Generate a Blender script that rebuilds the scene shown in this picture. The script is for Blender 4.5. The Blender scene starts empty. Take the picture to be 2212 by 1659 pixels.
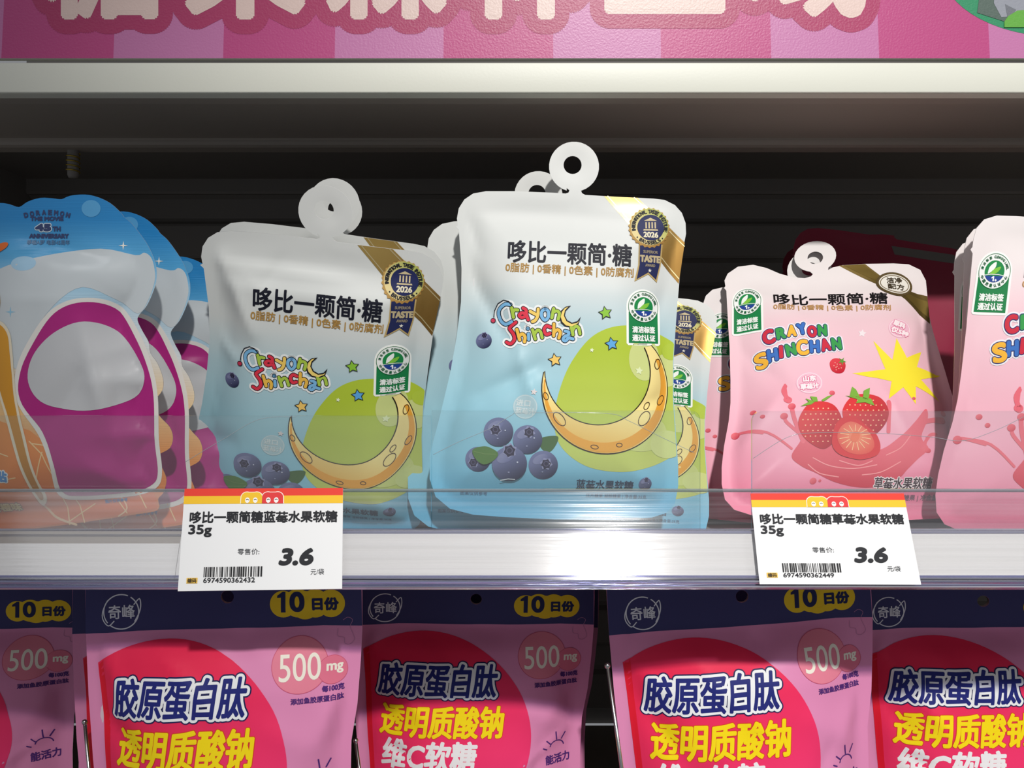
import bpy, bmesh, math, random
import numpy as np
from mathutils import Vector, Matrix
from mathutils.geometry import tessellate_polygon

random.seed(4)
S = bpy.context.scene
COL = S.collection
# ------------------------------------------------------------------ camera, world, lights, exposure
F = 2125.0          # focal length in pixels of the 2212 x 1659 frame
D = 0.431           # camera stands this far in front of the shelf edge
CX, CY = 1106.0, 829.5
cam = bpy.data.cameras.new('camera'); cam.sensor_width = 36; cam.lens = 36*F/2212
cam.clip_start = 0.01
cob = bpy.data.objects.new('camera', cam); COL.objects.link(cob)
cob.location = (0, -D, 0); cob.rotation_euler = (math.pi/2, 0, 0)
S.camera = cob
wd = bpy.data.worlds.new('shop_ambience'); S.world = wd; wd.use_nodes = True
wd.node_tree.nodes['Background'].inputs[0].default_value = (0.93, 0.95, 1.0, 1)
wd.node_tree.nodes['Background'].inputs[1].default_value = 0.24

def light(name, loc, target, power, size, color=(1, 1, 1), kind='AREA', size_y=None):
    l = bpy.data.lights.new(name, kind); l.energy = power; l.color = color
    if kind == 'AREA':
        l.size = size
        if size_y: l.shape = 'RECTANGLE'; l.size_y = size_y
        else: l.shape = 'DISK'
    else:
        l.shadow_soft_size = size
    o = bpy.data.objects.new(name, l); COL.objects.link(o); o.location = loc
    o.rotation_euler = (Vector(target)-Vector(loc)).to_track_quat('-Z', 'Y').to_euler()
    return o
key = light('ceiling_spotlight', (0.22, -1.53, 1.13), (0.17, 0.05, 0), 140, 0.036, (1.0, 0.97, 0.93), kind='SPOT')
key.data.spot_size = math.radians(30); key.data.spot_blend = 1.0
light('fill_light_left', (-1.1, -2.0, 1.7), (0, 0, 0), 3.5, 0.8, (0.95, 0.97, 1.0))  # unseen lamp added as soft fill from the left
light('fill_light_right', (2.0, -1.6, 1.3), (0.2, 0, 0), 6, 0.7, (1.0, 0.96, 0.92))  # added fill from the right, stands for no known lamp
S.view_settings.view_transform = 'Standard'; S.view_settings.look = 'None'
S.view_settings.gamma = 1; S.view_settings.use_curve_mapping = False
S.view_settings.exposure = 0.0
S.cycles.max_bounces = 8; S.cycles.transparent_max_bounces = 16
S.cycles.use_denoising = True

# ------------------------------------------------------------------ helpers
def lin(c):
    c = np.asarray(c, float)/255.0
    return np.where(c <= 0.04045, c/12.92, ((c+0.055)/1.055)**2.4)
def lin4(c): return tuple(lin(c))+(1.0,)

def material(name, color=None, rough=0.5, metal=0.0, spec=0.5, attr=False, bump=None, coat=0.0):
    m = bpy.data.materials.new(name); m.use_nodes = True
    nt = m.node_tree; b = nt.nodes['Principled BSDF']
    if attr:
        a = nt.nodes.new('ShaderNodeAttribute'); a.attribute_name = 'Col'
        nt.links.new(a.outputs['Color'], b.inputs['Base Color'])
    else:
        b.inputs['Base Color'].default_value = lin4(color)
    b.inputs['Roughness'].default_value = rough; b.inputs['Metallic'].default_value = metal
    b.inputs['Specular IOR Level'].default_value = spec; b.inputs['Coat Weight'].default_value = coat
    if bump:
        scale, stretch, strength, dist = bump
        tc = nt.nodes.new('ShaderNodeTexCoord'); mp = nt.nodes.new('ShaderNodeMapping')
        mp.inputs['Scale'].default_value = stretch
        n = nt.nodes.new('ShaderNodeTexNoise'); n.inputs['Scale'].default_value = scale
        n.inputs['Detail'].default_value = 3
        bp = nt.nodes.new('ShaderNodeBump'); bp.inputs['Strength'].default_value = strength
        bp.inputs['Distance'].default_value = dist
        nt.links.new(tc.outputs['Object'], mp.inputs[0]); nt.links.new(mp.outputs[0], n.inputs[0])
        nt.links.new(n.outputs[0], bp.inputs['Height']); nt.links.new(bp.outputs[0], b.inputs['Normal'])
    return m

def clear_plastic(name, tint=(255, 255, 255), rough=0.08, fac_scale=1.0, haze=0.0, bump=None):
    """thin clear sheet: transparent plus fresnel gloss plus a little milky scatter"""
    m = bpy.data.materials.new(name); m.use_nodes = True
    nt = m.node_tree; nt.nodes.clear()
    out = nt.nodes.new('ShaderNodeOutputMaterial')
    tr = nt.nodes.new('ShaderNodeBsdfTransparent'); tr.inputs[0].default_value = lin4(tint)
    gl = nt.nodes.new('ShaderNodeBsdfGlossy'); gl.inputs['Roughness'].default_value = rough
    di = nt.nodes.new('ShaderNodeBsdfDiffuse'); di.inputs[0].default_value = (0.8, 0.82, 0.88, 1)
    fr = nt.nodes.new('ShaderNodeFresnel'); fr.inputs['IOR'].default_value = 1.5
    mu = nt.nodes.new('ShaderNodeMath'); mu.operation = 'MULTIPLY'; mu.inputs[1].default_value = fac_scale
    # a thin sheet reflects at its outer faces only
    ge = nt.nodes.new('ShaderNodeNewGeometry'); sb = nt.nodes.new('ShaderNodeMath'); sb.operation = 'SUBTRACT'; sb.inputs[0].default_value = 1.0
    nt.links.new(ge.outputs['Backfacing'], sb.inputs[1])
    m0 = nt.nodes.new('ShaderNodeMath'); m0.operation = 'MULTIPLY'
    nt.links.new(fr.outputs[0], m0.inputs[0]); nt.links.new(sb.outputs[0], m0.inputs[1])
    nt.links.new(m0.outputs[0], mu.inputs[0])
    m1 = nt.nodes.new('ShaderNodeMixShader'); m1.inputs[0].default_value = haze
    nt.links.new(tr.outputs[0], m1.inputs[1]); nt.links.new(di.outputs[0], m1.inputs[2])
    m2 = nt.nodes.new('ShaderNodeMixShader')
    nt.links.new(mu.outputs[0], m2.inputs[0]); nt.links.new(m1.outputs[0], m2.inputs[1]); nt.links.new(gl.outputs[0], m2.inputs[2])
    nt.links.new(m2.outputs[0], out.inputs[0])
    if bump:
        scale, stretch, strength, dist = bump
        tc = nt.nodes.new('ShaderNodeTexCoord'); mp = nt.nodes.new('ShaderNodeMapping')
        mp.inputs['Scale'].default_value = stretch
        n = nt.nodes.new('ShaderNodeTexNoise'); n.inputs['Scale'].default_value = scale; n.inputs['Detail'].default_value = 4
        bp = nt.nodes.new('ShaderNodeBump'); bp.inputs['Strength'].default_value = strength; bp.inputs['Distance'].default_value = dist
        nt.links.new(tc.outputs['Object'], mp.inputs[0]); nt.links.new(mp.outputs[0], n.inputs[0])
        nt.links.new(n.outputs[0], bp.inputs['Height'])
        nt.links.new(bp.outputs[0], gl.inputs['Normal']); nt.links.new(bp.outputs[0], fr.inputs['Normal'])
        if haze > 0:
            mr = nt.nodes.new('ShaderNodeMapRange'); mr.inputs['From Min'].default_value = 0.42; mr.inputs['From Max'].default_value = 0.72
            mr.inputs['To Min'].default_value = haze*0.3; mr.inputs['To Max'].default_value = min(1, haze*3.2)
            nt.links.new(n.outputs[0], mr.inputs[0]); nt.links.new(mr.outputs[0], m1.inputs[0])
    return m

def tag(o, label=None, cat=None, group=None, kind=None):
    if label: o['label'] = label
    if cat: o['category'] = cat
    if group: o['group'] = group
    if kind: o['kind'] = kind
    return o
def empty(name, M, parent=None):
    o = bpy.data.objects.new(name, None); COL.objects.link(o); o.matrix_world = M
    o.empty_display_size = 0.02
    return o
def mesh_obj(name, verts, faces, mat, parent=None, smooth=False):
    me = bpy.data.meshes.new(name); me.from_pydata([tuple(map(float, v)) for v in verts], [], faces)
    me.materials.append(mat); me.update()
    bm = bmesh.new(); bm.from_mesh(me); bmesh.ops.recalc_face_normals(bm, faces=bm.faces); bm.to_mesh(me); bm.free()
    if smooth:
        for p in me.polygons: p.use_smooth = True
    o = bpy.data.objects.new(name, me); COL.objects.link(o)
    if parent: o.parent = parent
    return o
def box(name, x0, x1, y0, y1, z0, z1, mat, parent=None, bevel=0.0):
    v = [(x, y, z) for x in (x0, x1) for y in (y0, y1) for z in (z0, z1)]
    f = [(0, 1, 3, 2), (4, 6, 7, 5), (0, 4, 5, 1), (2, 3, 7, 6), (0, 2, 6, 4), (1, 5, 7, 3)]
    o = mesh_obj(name, v, f, mat, parent)
    if bevel:
        b = o.modifiers.new('bevel', 'BEVEL'); b.width = bevel; b.segments = 3
        for p in o.data.polygons: p.use_smooth = True
    return o
def extrude_profile(name, prof, x0, x1, mat, parent=None, smooth=False):
    """closed (y, z) profile swept along X"""
    n = len(prof); v = [(x0, y, z) for y, z in prof]+[(x1, y, z) for y, z in prof]
    f = [(i, (i+1) % n, n+(i+1) % n, n+i) for i in range(n)]+[tuple(range(n))[::-1], tuple(range(n, 2*n))]
    return mesh_obj(name, v, f, mat, parent, smooth)
def tube(name, pts, r, mat, parent=None, n=10):
    v = []; f = []
    pts = [Vector(p) for p in pts]
    for i, p in enumerate(pts):
        t = (pts[min(i+1, len(pts)-1)]-pts[max(i-1, 0)]).normalized()
        a = t.orthogonal().normalized(); b = t.cross(a)
        if i and a.dot(pa) < 0.9:
            a = (pa-t*pa.dot(t)).normalized(); b = t.cross(a)
        pa = a
        rr = r[i] if isinstance(r, (list, tuple)) else r
        v += [p+a*rr*math.cos(2*math.pi*k/n)+b*rr*math.sin(2*math.pi*k/n) for k in range(n)]
    for i in range(len(pts)-1):
        f += [(i*n+k, i*n+(k+1) % n, (i+1)*n+(k+1) % n, (i+1)*n+k) for k in range(n)]
    f += [tuple(range(n))[::-1], tuple(range((len(pts)-1)*n, len(pts)*n))]
    return mesh_obj(name, v, f, mat, parent, True)

# ------------------------------------------------------------------ poses
def rot(lean, roll, yaw=0):
    return (Matrix.Rotation(math.radians(yaw), 3, 'Z') @ Matrix.Rotation(math.radians(-lean), 3, 'X')
            @ Matrix.Rotation(math.radians(roll), 3, 'Y'))
class Pose:
    def __init__(s, o, lean=0, roll=0, yaw=0):
        s.R = rot(lean, roll, yaw); s.o = Vector(o)
        s.ex = np.array(s.R @ Vector((1, 0, 0))); s.ev = np.array(s.R @ Vector((0, 0, 1))); s.en = np.array(s.R @ Vector((0, -1, 0)))
        s.M = Matrix.Translation(s.o) @ s.R.to_4x4()
    def uv(s, P):
        """points measured in the photograph -> true (u, v) metres on this pose's plane"""
        P = np.atleast_2d(np.asarray(P, float))
        d = np.stack([(P[:, 0]-CX)/F, np.ones(len(P)), (CY-P[:, 1])/F], 1)
        c = np.array([0, -D, 0]); o = np.array(s.o)
        t = ((o-c) @ s.en)/(d @ s.en)
        q = c+d*t[:, None]-o
        return np.stack([q @ s.ex, q @ s.ev], 1)
def on_plane(px, py, Y): return Vector(((px-CX)/F*(D+Y), Y, (CY-py)/F*(D+Y)))
def fit(uv, target, lean, roll, yaw=0, zbase=None, Y=None):
    """stand a thing so that its local point uv is seen at the target pixel; the base rests at zbase (or stands at depth Y)"""
    R = rot(lean, roll, yaw); w = R @ Vector((uv[0], 0, uv[1]))
    def solve(Y):
        dd = D+Y+w.y
        return Vector(((target[0]-CX)/F*dd-w.x, Y, (CY-target[1])/F*dd-w.z))
    if Y is None and zbase is not None:
        a, b = 0.01, 0.5
        for _ in range(50):
            m = (a+b)/2
            if (solve(m).z-zbase)*(1 if target[1] < CY else -1) > 0: b = m
            else: a = m
        Y = (a+b)/2
    if zbase is None: return Pose(solve(Y), lean, roll, yaw)
    # a pouch that sags a little under its own weight so that it rests on the deck
    sv = 1.0
    for _ in range(6):
        Yt = Y+w.y*sv; zt = (CY-target[1])/F*(D+Yt); sv = min(1.04, max(0.84, (zt-zbase)/w.z))
    dd = D+Y+w.y*sv
    p = Pose(Vector(((target[0]-CX)/F*dd-w.x*sv, Y, (CY-target[1])/F*dd-w.z*sv)), lean, roll, yaw)
    p.M = p.M @ Matrix.Diagonal((1, 1, sv, 1)); p.sv = sv
    return p

# ------------------------------------------------------------------ flat print: triangles in (u, v) with a layer and a colour
_txt = {}
def glyphs(s):
    if s in _txt: return _txt[s]
    if '莓' in s:
        # this character is put together from its two halves
        def ext(t): g = glyphs(t).reshape(-1, 2); return g.min(0), g.max(0)
        em = ext('果')
        parts = [glyphs(s.replace('莓', '\u3000'))] if s != '莓' else []
        adv = ext('果果')[1][0]-ext('果')[1][0]
        for i, ch in enumerate(s):
            if ch != '莓': continue
            x0 = em[0][0]+adv*i; w, h = em[1]-em[0]; y0 = em[0][1]
            for t, a, b in (('每', -0.01, 0.70), ('艹', 0.74, 1.0)):
                lo, hi = ext(t); G = (glyphs(t)-lo)/(hi-lo)
                parts.append(G*np.array([w, h*(b-a)])+np.array([x0, y0+h*a]))
        _txt[s] = np.concatenate(parts); return _txt[s]
    c = bpy.data.curves.new('text_source', 'FONT'); c.body = s; c.size = 1; c.resolution_u = 3 if len(s) > 5 or not s.isascii() else 7
    o = bpy.data.objects.new('text_source', c); COL.objects.link(o)
    me = o.evaluated_get(bpy.context.evaluated_depsgraph_get()).to_mesh()
    me.calc_loop_triangles()
    v = np.array([(p.co.x, p.co.y) for p in me.vertices]); t = np.array([tuple(l.vertices) for l in me.loop_triangles])
    o.evaluated_get(bpy.context.evaluated_depsgraph_get()).to_mesh_clear()
    bpy.data.objects.remove(o); bpy.data.curves.remove(c)
    tri = v[t]
    _txt[s] = tri
    return tri

def ell(cx, cy, rx, ry=None, rotd=0, n=40, a0=0, a1=360):
    ry = rx if ry is None else ry
    a = np.radians(np.linspace(a0, a1, n, endpoint=(a1-a0) < 360)); r = math.radians(rotd)
    x = rx*np.cos(a); y = ry*np.sin(a)
    return np.stack([cx+x*math.cos(r)-y*math.sin(r), cy+x*math.sin(r)+y*math.cos(r)], 1)
def spline(P, n=6, closed=True):
    """Catmull-Rom through the points"""
    P = np.asarray(P, float); m = len(P); out = []
    rng = range(m if closed else m-1)
    for i in rng:
        if closed: p0, p1, p2, p3 = P[i-1], P[i], P[(i+1) % m], P[(i+2) % m]
        else: p0, p1, p2, p3 = P[max(i-1, 0)], P[i], P[i+1], P[min(i+2, m-1)]
        for k in range(n):
            t = k/n
            out.append(0.5*((2*p1)+(-p0+p2)*t+(2*p0-5*p1+4*p2-p3)*t*t+(-p0+3*p1-3*p2+p3)*t**3))
    if not closed: out.append(P[-1])
    return np.array(out)
def star(cx, cy, r, r2=0.5, n=5, rotd=-90):
    a = np.radians(rotd+np.arange(2*n)*180/n); rr = np.where(np.arange(2*n) % 2 == 0, r, r*r2)
    return np.stack([cx+rr*np.cos(a), cy+rr*np.sin(a)], 1)

def split_grid(T, I, g):
    """cut triangles T (n,3,2) along the lines of a square grid of pitch g; I = ids carried along"""
    for ax in (0, 1):
        done = []; dI = []
        while len(T):
            q = T[:, :, ax]/g
            lo = np.floor(q.min(1)+1e-6); hi = np.ceil(q.max(1)-1e-6)
            ok = hi-lo <= 1
            done.append(T[ok]); dI.append(I[ok]); T = T[~ok]; I = I[~ok]; lo = lo[~ok]; hi = hi[~ok]
            if not len(T): break
            c = np.floor((lo+hi)/2)*g
            s = T[:, :, ax] >= c[:, None]
            alone = np.where(s.sum(1) == 1, s.argmax(1), (~s).argmax(1))
            bad = (s.sum(1) == 0) | (s.sum(1) == 3)
            idx = (alone[:, None]+np.arange(3)) % 3
            R = T[np.arange(len(T))[:, None], idx]
            A, B, C = R[:, 0], R[:, 1], R[:, 2]
            with np.errstate(all='ignore'):
                tb = (c-A[:, ax])/(B[:, ax]-A[:, ax]); tc = (c-A[:, ax])/(C[:, ax]-A[:, ax])
            P = A+(B-A)*tb[:, None]; Q = A+(C-A)*tc[:, None]
            P[:, ax] = c; Q[:, ax] = c
            new = np.concatenate([np.stack([A, P, Q], 1), np.stack([P, B, C], 1), np.stack([P, C, Q], 1)])
            nI = np.concatenate([I, I, I]); keep = ~np.concatenate([bad, bad, bad])
            if bad.any(): done.append(T[bad]); dI.append(I[bad])
            new = new[keep]; nI = nI[keep]
            e1 = new[:, 1]-new[:, 0]; e2 = new[:, 2]-new[:, 0]
            ar = np.abs(e1[:, 0]*e2[:, 1]-e1[:, 1]*e2[:, 0])
            T = new[ar > 1e-13]; I = nI[ar > 1e-13]
        T = np.concatenate(done) if done else T; I = np.concatenate(dI) if dI else I
    # cells that one shape fills completely become two plain triangles
    if len(T) > 400:
        c = np.floor(T.mean(1)/g+1e-9).astype(np.int64)
        e1 = T[:, 1]-T[:, 0]; e2 = T[:, 2]-T[:, 0]; ar = np.abs(e1[:, 0]*e2[:, 1]-e1[:, 1]*e2[:, 0])/2
        key = (I.astype(np.int64)*4096+(c[:, 0]+2048))*4096+(c[:, 1]+2048)
        u, first, inv, cnt = np.unique(key, return_index=True, return_inverse=True, return_counts=True)
        inv = inv.reshape(-1); A = np.bincount(inv, ar); full = (np.abs(A/g/g-1) < 1e-5) & (cnt > 2)
        keep = ~full[inv]; q = c[first[full]].astype(float)*g; Iq = I[first[full]]
        a = q; b = q+[g, 0]; cc = q+[g, g]; d = q+[0, g]
        T = np.concatenate([T[keep], np.stack([a, b, cc], 1), np.stack([a, cc, d], 1)]); I = np.concatenate([I[keep], Iq, Iq])
    return T, I

def tess(loops):
    V = [[Vector((p[0], p[1], 0)) for p in l] for l in loops]
    flat = [p for l in V for p in l]
    t = tessellate_polygon(V)
    return np.array([[(flat[i].x, flat[i].y) for i in q] for q in t if len(q) == 3]).reshape(-1, 3, 2)

class Art:
    """a printed element drawn in photo pixels of a reference pouch and kept as true metres"""
    def __init__(s, pose):
        s.pose = pose; s.T = []; s.I = []; s.shapes = []; s.cut = None
    def _add(s, tri_px, color, layer, sub=0.0, grad=None):
        tri_px = np.asarray(tri_px, float)
        if not len(tri_px): return
        uv = s.pose.uv(tri_px.reshape(-1, 2)).reshape(-1, 3, 2)
        s.shapes.append((lin(color), layer+sub, None if grad is None else
                         (lin(grad[0]), s.pose.uv([grad[1]])[0], s.pose.uv([grad[2]])[0], grad[3] if len(grad) > 3 else 'lin')))
        s.T.append(uv); s.I.append(np.full(len(uv), len(s.shapes)-1))
    def poly(s, pts, color, layer=0, holes=(), grad=None):
        s._add(tess([pts]+list(holes)), color, layer, grad=grad); return s
    def ellipse(s, cx, cy, rx, ry=None, color=(0, 0, 0), layer=0, rotd=0, n=36, grad=None):
        return s.poly(ell(cx, cy, rx, ry, rotd, n), color, layer, grad=grad)
    def ring(s, cx, cy, r, w, color, layer=0, ry=None, rotd=0, n=40, a0=0, a1=360):
        ry = r if ry is None else ry
        o = ell(cx, cy, r+w/2, ry+w/2, rotd, n, a0, a1); i = ell(cx, cy, r-w/2, ry-w/2, rotd, n, a0, a1)
        m = n if a1-a0 >= 360 else n-1
        T = []
        for k in range(m):
            j = (k+1) % n
            T += [(o[k], o[j], i[j]), (o[k], i[j], i[k])]
        s._add(np.array(T), color, layer); return s
    def stroke(s, pts, w, color, layer=0, closed=False, caps=True):
        P = np.asarray(pts, float)
        keep = [0]+[i for i in range(1, len(P)) if np.hypot(*(P[i]-P[i-1])) > 1e-3]; P = P[keep]
        s.k = (getattr(s, 'k', 0)+1) % 24
        if closed: P = np.concatenate([P, P[:1]])
        if len(P) > 1:
            d = np.diff(P, axis=0); d /= np.linalg.norm(d, axis=1, keepdims=True); n1 = np.stack([-d[:, 1], d[:, 0]], 1)
            a = np.concatenate([n1[:1], n1]); b = np.concatenate([n1, n1[-1:]])
            if closed: a[0] = n1[-1]; b[-1] = n1[0]
            m = a+b; L = np.linalg.norm(m, axis=1, keepdims=True); m = m/np.maximum(L, 0.3)
            m = m/np.maximum((m*a).sum(1, keepdims=True), 0.45)*w/2
            A_, B_ = P+m, P-m
            T = np.concatenate([np.stack([A_[:-1], A_[1:], B_[1:]], 1), np.stack([A_[:-1], B_[1:], B_[:-1]], 1)])
            s._add(T, color, layer, 0.02*s.k)
        if caps:
            a = np.radians(np.arange(0, 360, 30))
            for p in (P[:1] if len(P) == 1 or closed else P[[0, -1]]):
                c = p+np.stack([np.cos(a), np.sin(a)], 1)*w/2
                s._add(np.array([(p, c[k], c[(k+1) % len(c)]) for k in range(len(c))]), color, layer, 0.02*s.k+0.007+0.005*(p is P[-1]))
        return s
    def text(s, t, cx, cy, w, h, color, layer=1, bold=0.0, rotd=0.0, skew=0.0, outline=None, nb=8, grad=None, oy=0.0):
        """lettering centred at (cx, cy), w by h pixels; bold = stroke growth in px; outline = [(px, colour), ...]"""
        G = glyphs(t)
        lo = G.reshape(-1, 2).min(0); hi = G.reshape(-1, 2).max(0)
        X = (G-(lo+hi)/2)/(hi-lo)
        X = X*np.array([w-2*bold, h-2*bold]); X = np.stack([X[..., 0]+X[..., 1]*skew, -X[..., 1]], -1)
        r = math.radians(rotd); Rm = np.array([[math.cos(r), math.sin(r)], [-math.sin(r), math.cos(r)]])
        X = X @ Rm+np.array([cx, cy])
        def rings(rad, n, col, ly):
            rads = [(rad, n)] if rad < 5 else [(rad, n), (rad*0.5, max(8, n//3))]; st = 0.55/(n*len(rads))
            k = 0
            for rr, m in rads:
                for i in range(m):
                    a = 2*math.pi*(i+0.5)/m
                    s._add(X+np.array([math.cos(a), math.sin(a)])*rr, col, ly, st*k+0.02); k += 1
        ly = layer
        for rad, col in (outline or []):
            rings(rad+bold, 48 if rad > 20 else (26 if rad > 5 else 14), col, ly); s._add(X, col, ly, 0.0, grad=None); ly += 1
        if bold: rings(bold, nb, color, ly)
        s._add(X, color, ly, 0.62, grad=grad)
        return s
    def arctext(s, t, cx, cy, r, a0, a1, h, color, layer=1, bold=0.0, inward=False, cw=0.75):
        """letters round a circle; angles in degrees, 0 = right, -90 = top"""
        n = len(t)
        for i, ch in enumerate(t):
            if ch == ' ': continue
            a = a0+(a1-a0)*(i/(max(1, n-1)))
            x = cx+r*math.cos(math.radians(a)); y = cy+r*math.sin(math.radians(a))
            s.text(ch, x, y, h*cw*(0.4 if ch == 'I' else 1), h, color, layer, bold, rotd=(a-90 if inward else a+90), nb=4)
        return s
    def bake(s, g):
        if s.cut is None:
            T = np.concatenate(s.T); I = np.concatenate(s.I)
            s.cut = split_grid(T, I, g)
        return s.cut

class Surface:
    """height of a pouch over its (u, v) plane, kept on a grid so that print and film agree"""
    def __init__(s, outline, g=0.0025, H=0.008, seal=0.007, L=0.03, creases=(), wave=None, bend=None, low=0.0, seed=0, Hfun=None):
        s.g = g; s.outline = outline
        lo = np.floor(outline.min(0)/g)-2; hi = np.ceil(outline.max(0)/g)+2
        s.lo = lo; nx, ny = (hi-lo+1).astype(int); s.n = (nx, ny)
        U, V = np.meshgrid((lo[0]+np.arange(nx))*g, (lo[1]+np.arange(ny))*g, indexing='ij')
        Q = np.stack([U.ravel(), V.ravel()], 1)
        A = outline; B = np.roll(outline, -1, 0)
        d2 = np.full(len(Q), 1e9); inside = np.zeros(len(Q), bool)
        for a, b in zip(A, B):
            e = b-a; L2 = max(e @ e, 1e-12); t = np.clip(((Q-a) @ e)/L2, 0, 1)
            dd = Q-a-t[:, None]*e; d2 = np.minimum(d2, (dd**2).sum(1))
            c = ((a[1] > Q[:, 1]) != (b[1] > Q[:, 1]))
            xx = a[0]+(Q[:, 1]-a[1])/(b[1]-a[1] if b[1] != a[1] else 1e-9)*e[0]
            inside ^= c & (Q[:, 0] < xx)
        d = np.where(inside, np.sqrt(d2), 0.0)
        t = np.clip((d-seal)/L, 0, 1); prof = 1-(1-t)**2
        vmin, vmax = outline[:, 1].min(), outline[:, 1].max()
        hv = (Q[:, 1]-vmin)/(vmax-vmin)
        W = H*prof*(1.0-low*hv) if Hfun is None else H*prof*Hfun(Q, hv)
        m = np.clip((d-seal*0.6)/0.006, 0, 1)
        rs = np.random.RandomState(seed)
        for (x0, y0, x1, y1, wd_, amp) in creases:
            a = np.array([x0, y0]); b = np.array([x1, y1]); e = b-a; L2 = e @ e
            tt = ((Q-a) @ e)/L2; tc = np.clip(tt, 0, 1)
            dd = np.sqrt(((Q-a-tc[:, None]*e)**2).sum(1))
            W += 1.6*amp*np.exp(-(dd/wd_)**1.6)*np.sin(np.pi*np.clip(tc*0.9+0.08, 0, 1))**0.7*m
        for k in range(7):
            f = rs.uniform(40, 130); th = rs.uniform(0, math.pi); ph = rs.uniform(0, 6.28)
            W += 0.00022*np.sin(f*(Q[:, 0]*math.cos(th)+Q[:, 1]*math.sin(th))+ph)*m
        s.bulge = W.reshape(nx, ny)
        Y = np.zeros(len(Q)); V2 = Q[:, 1].copy()
        if wave is not None: Y = wave(Q)
        P = np.stack([Q[:, 0], -(W+Y), V2], 1)
        if bend is not None: P = bend(Q, P)
        s.P = P.reshape(nx, ny, 3)
        back = np.stack([Q[:, 0], 0.35*H*prof-Y, V2], 1)
        if bend is not None: back = bend(Q, back)
        s.B = back.reshape(nx, ny, 3)
        du = np.gradient(s.P, axis=0); dv = np.gradient(s.P, axis=1)
        N = np.cross(du, dv); N /= np.linalg.norm(N, axis=2, keepdims=True)
        if N[nx//2, ny//2, 1] > 0: N = -N
        s.N = N
    def interp(s, G, uv):
        q = uv/s.g-s.lo; i = np.clip(np.floor(q).astype(int), 0, np.array(s.n)-2); f = np.clip(q-i, 0, 1)
        a = f[:, :1]; b = f[:, 1:]; x = i[:, 0]; y = i[:, 1]
        return G[x, y]*(1-a)*(1-b)+G[x+1, y]*a*(1-b)+G[x, y+1]*(1-a)*b+G[x+1, y+1]*a*b

def make_mesh(name, V, Fc, N, colors, mat):
    me = bpy.data.meshes.new(name)
    Fc = Fc[(Fc[:, 0] != Fc[:, 1]) & (Fc[:, 1] != Fc[:, 2]) & (Fc[:, 0] != Fc[:, 2])]
    nf = len(Fc); me.vertices.add(len(V)); me.vertices.foreach_set('co', V.astype(np.float32).ravel())
    me.loops.add(nf*3); me.loops.foreach_set('vertex_index', Fc.astype(np.int32).ravel())
    me.polygons.add(nf); me.polygons.foreach_set('loop_start', (np.arange(nf)*3).astype(np.int32))
    me.polygons.foreach_set('use_smooth', np.ones(nf, bool))
    me.update(calc_edges=True)
    me.materials.append(mat)
    if colors is not None:
        ca = me.color_attributes.new('Col', 'FLOAT_COLOR', 'POINT')
        ca.data.foreach_set('color', np.concatenate([colors, np.ones((len(V), 1))], 1).astype(np.float32).ravel())
    if N is not None:
        me.normals_split_custom_set_from_vertices(N.tolist())
    return me
BASE, STEP = 0.00012, 0.00011
def eval_color(art, uv, I):
    out = np.zeros((len(uv), 3))
    for k, (c, _, gr) in enumerate(art.shapes):
        m = I == k
        if not m.any(): continue
        if gr is None: out[m] = c
        else:
            c1, p0, p1, kind = gr
            if kind == 'rad': t = np.linalg.norm(uv[m]-p0, axis=1)/np.linalg.norm(p1-p0)
            else: t = ((uv[m]-p0) @ (p1-p0))/((p1-p0) @ (p1-p0))
            t = np.clip(t, 0, 1)[:, None]; out[m] = c*(1-t)+c1*t
    return out
def art_mesh(name, art, surf, mat, lift=0.0):
    T, I = art.bake(surf.g)
    uv = T.reshape(-1, 2); Iv = np.repeat(I, 3)
    key = np.stack([np.round(uv[:, 0]*1e7), np.round(uv[:, 1]*1e7), Iv.astype(float)], 1)
    _, first, inv = np.unique(key, axis=0, return_index=True, return_inverse=True)
    inv = inv.reshape(-1)
    uv = uv[first]; Iv = Iv[first]; Fc = inv.reshape(-1, 3)
    P = surf.interp(surf.P, uv); N = surf.interp(surf.N, uv); N /= np.linalg.norm(N, axis=1, keepdims=True)
    lay = np.array([sh[1] for sh in art.shapes])[Iv]
    P = P+N*(BASE+lift+lay*STEP)[:, None]
    # make every face look at the shopper
    a, b, c = P[Fc[:, 0]], P[Fc[:, 1]], P[Fc[:, 2]]
    flip = (np.cross(b-a, c-a)*N[Fc[:, 0]]).sum(1) < 0
    Fc[flip] = Fc[flip][:, ::-1]
    return make_mesh(name, P, Fc, N, eval_color(art, uv, Iv), mat)
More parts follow.
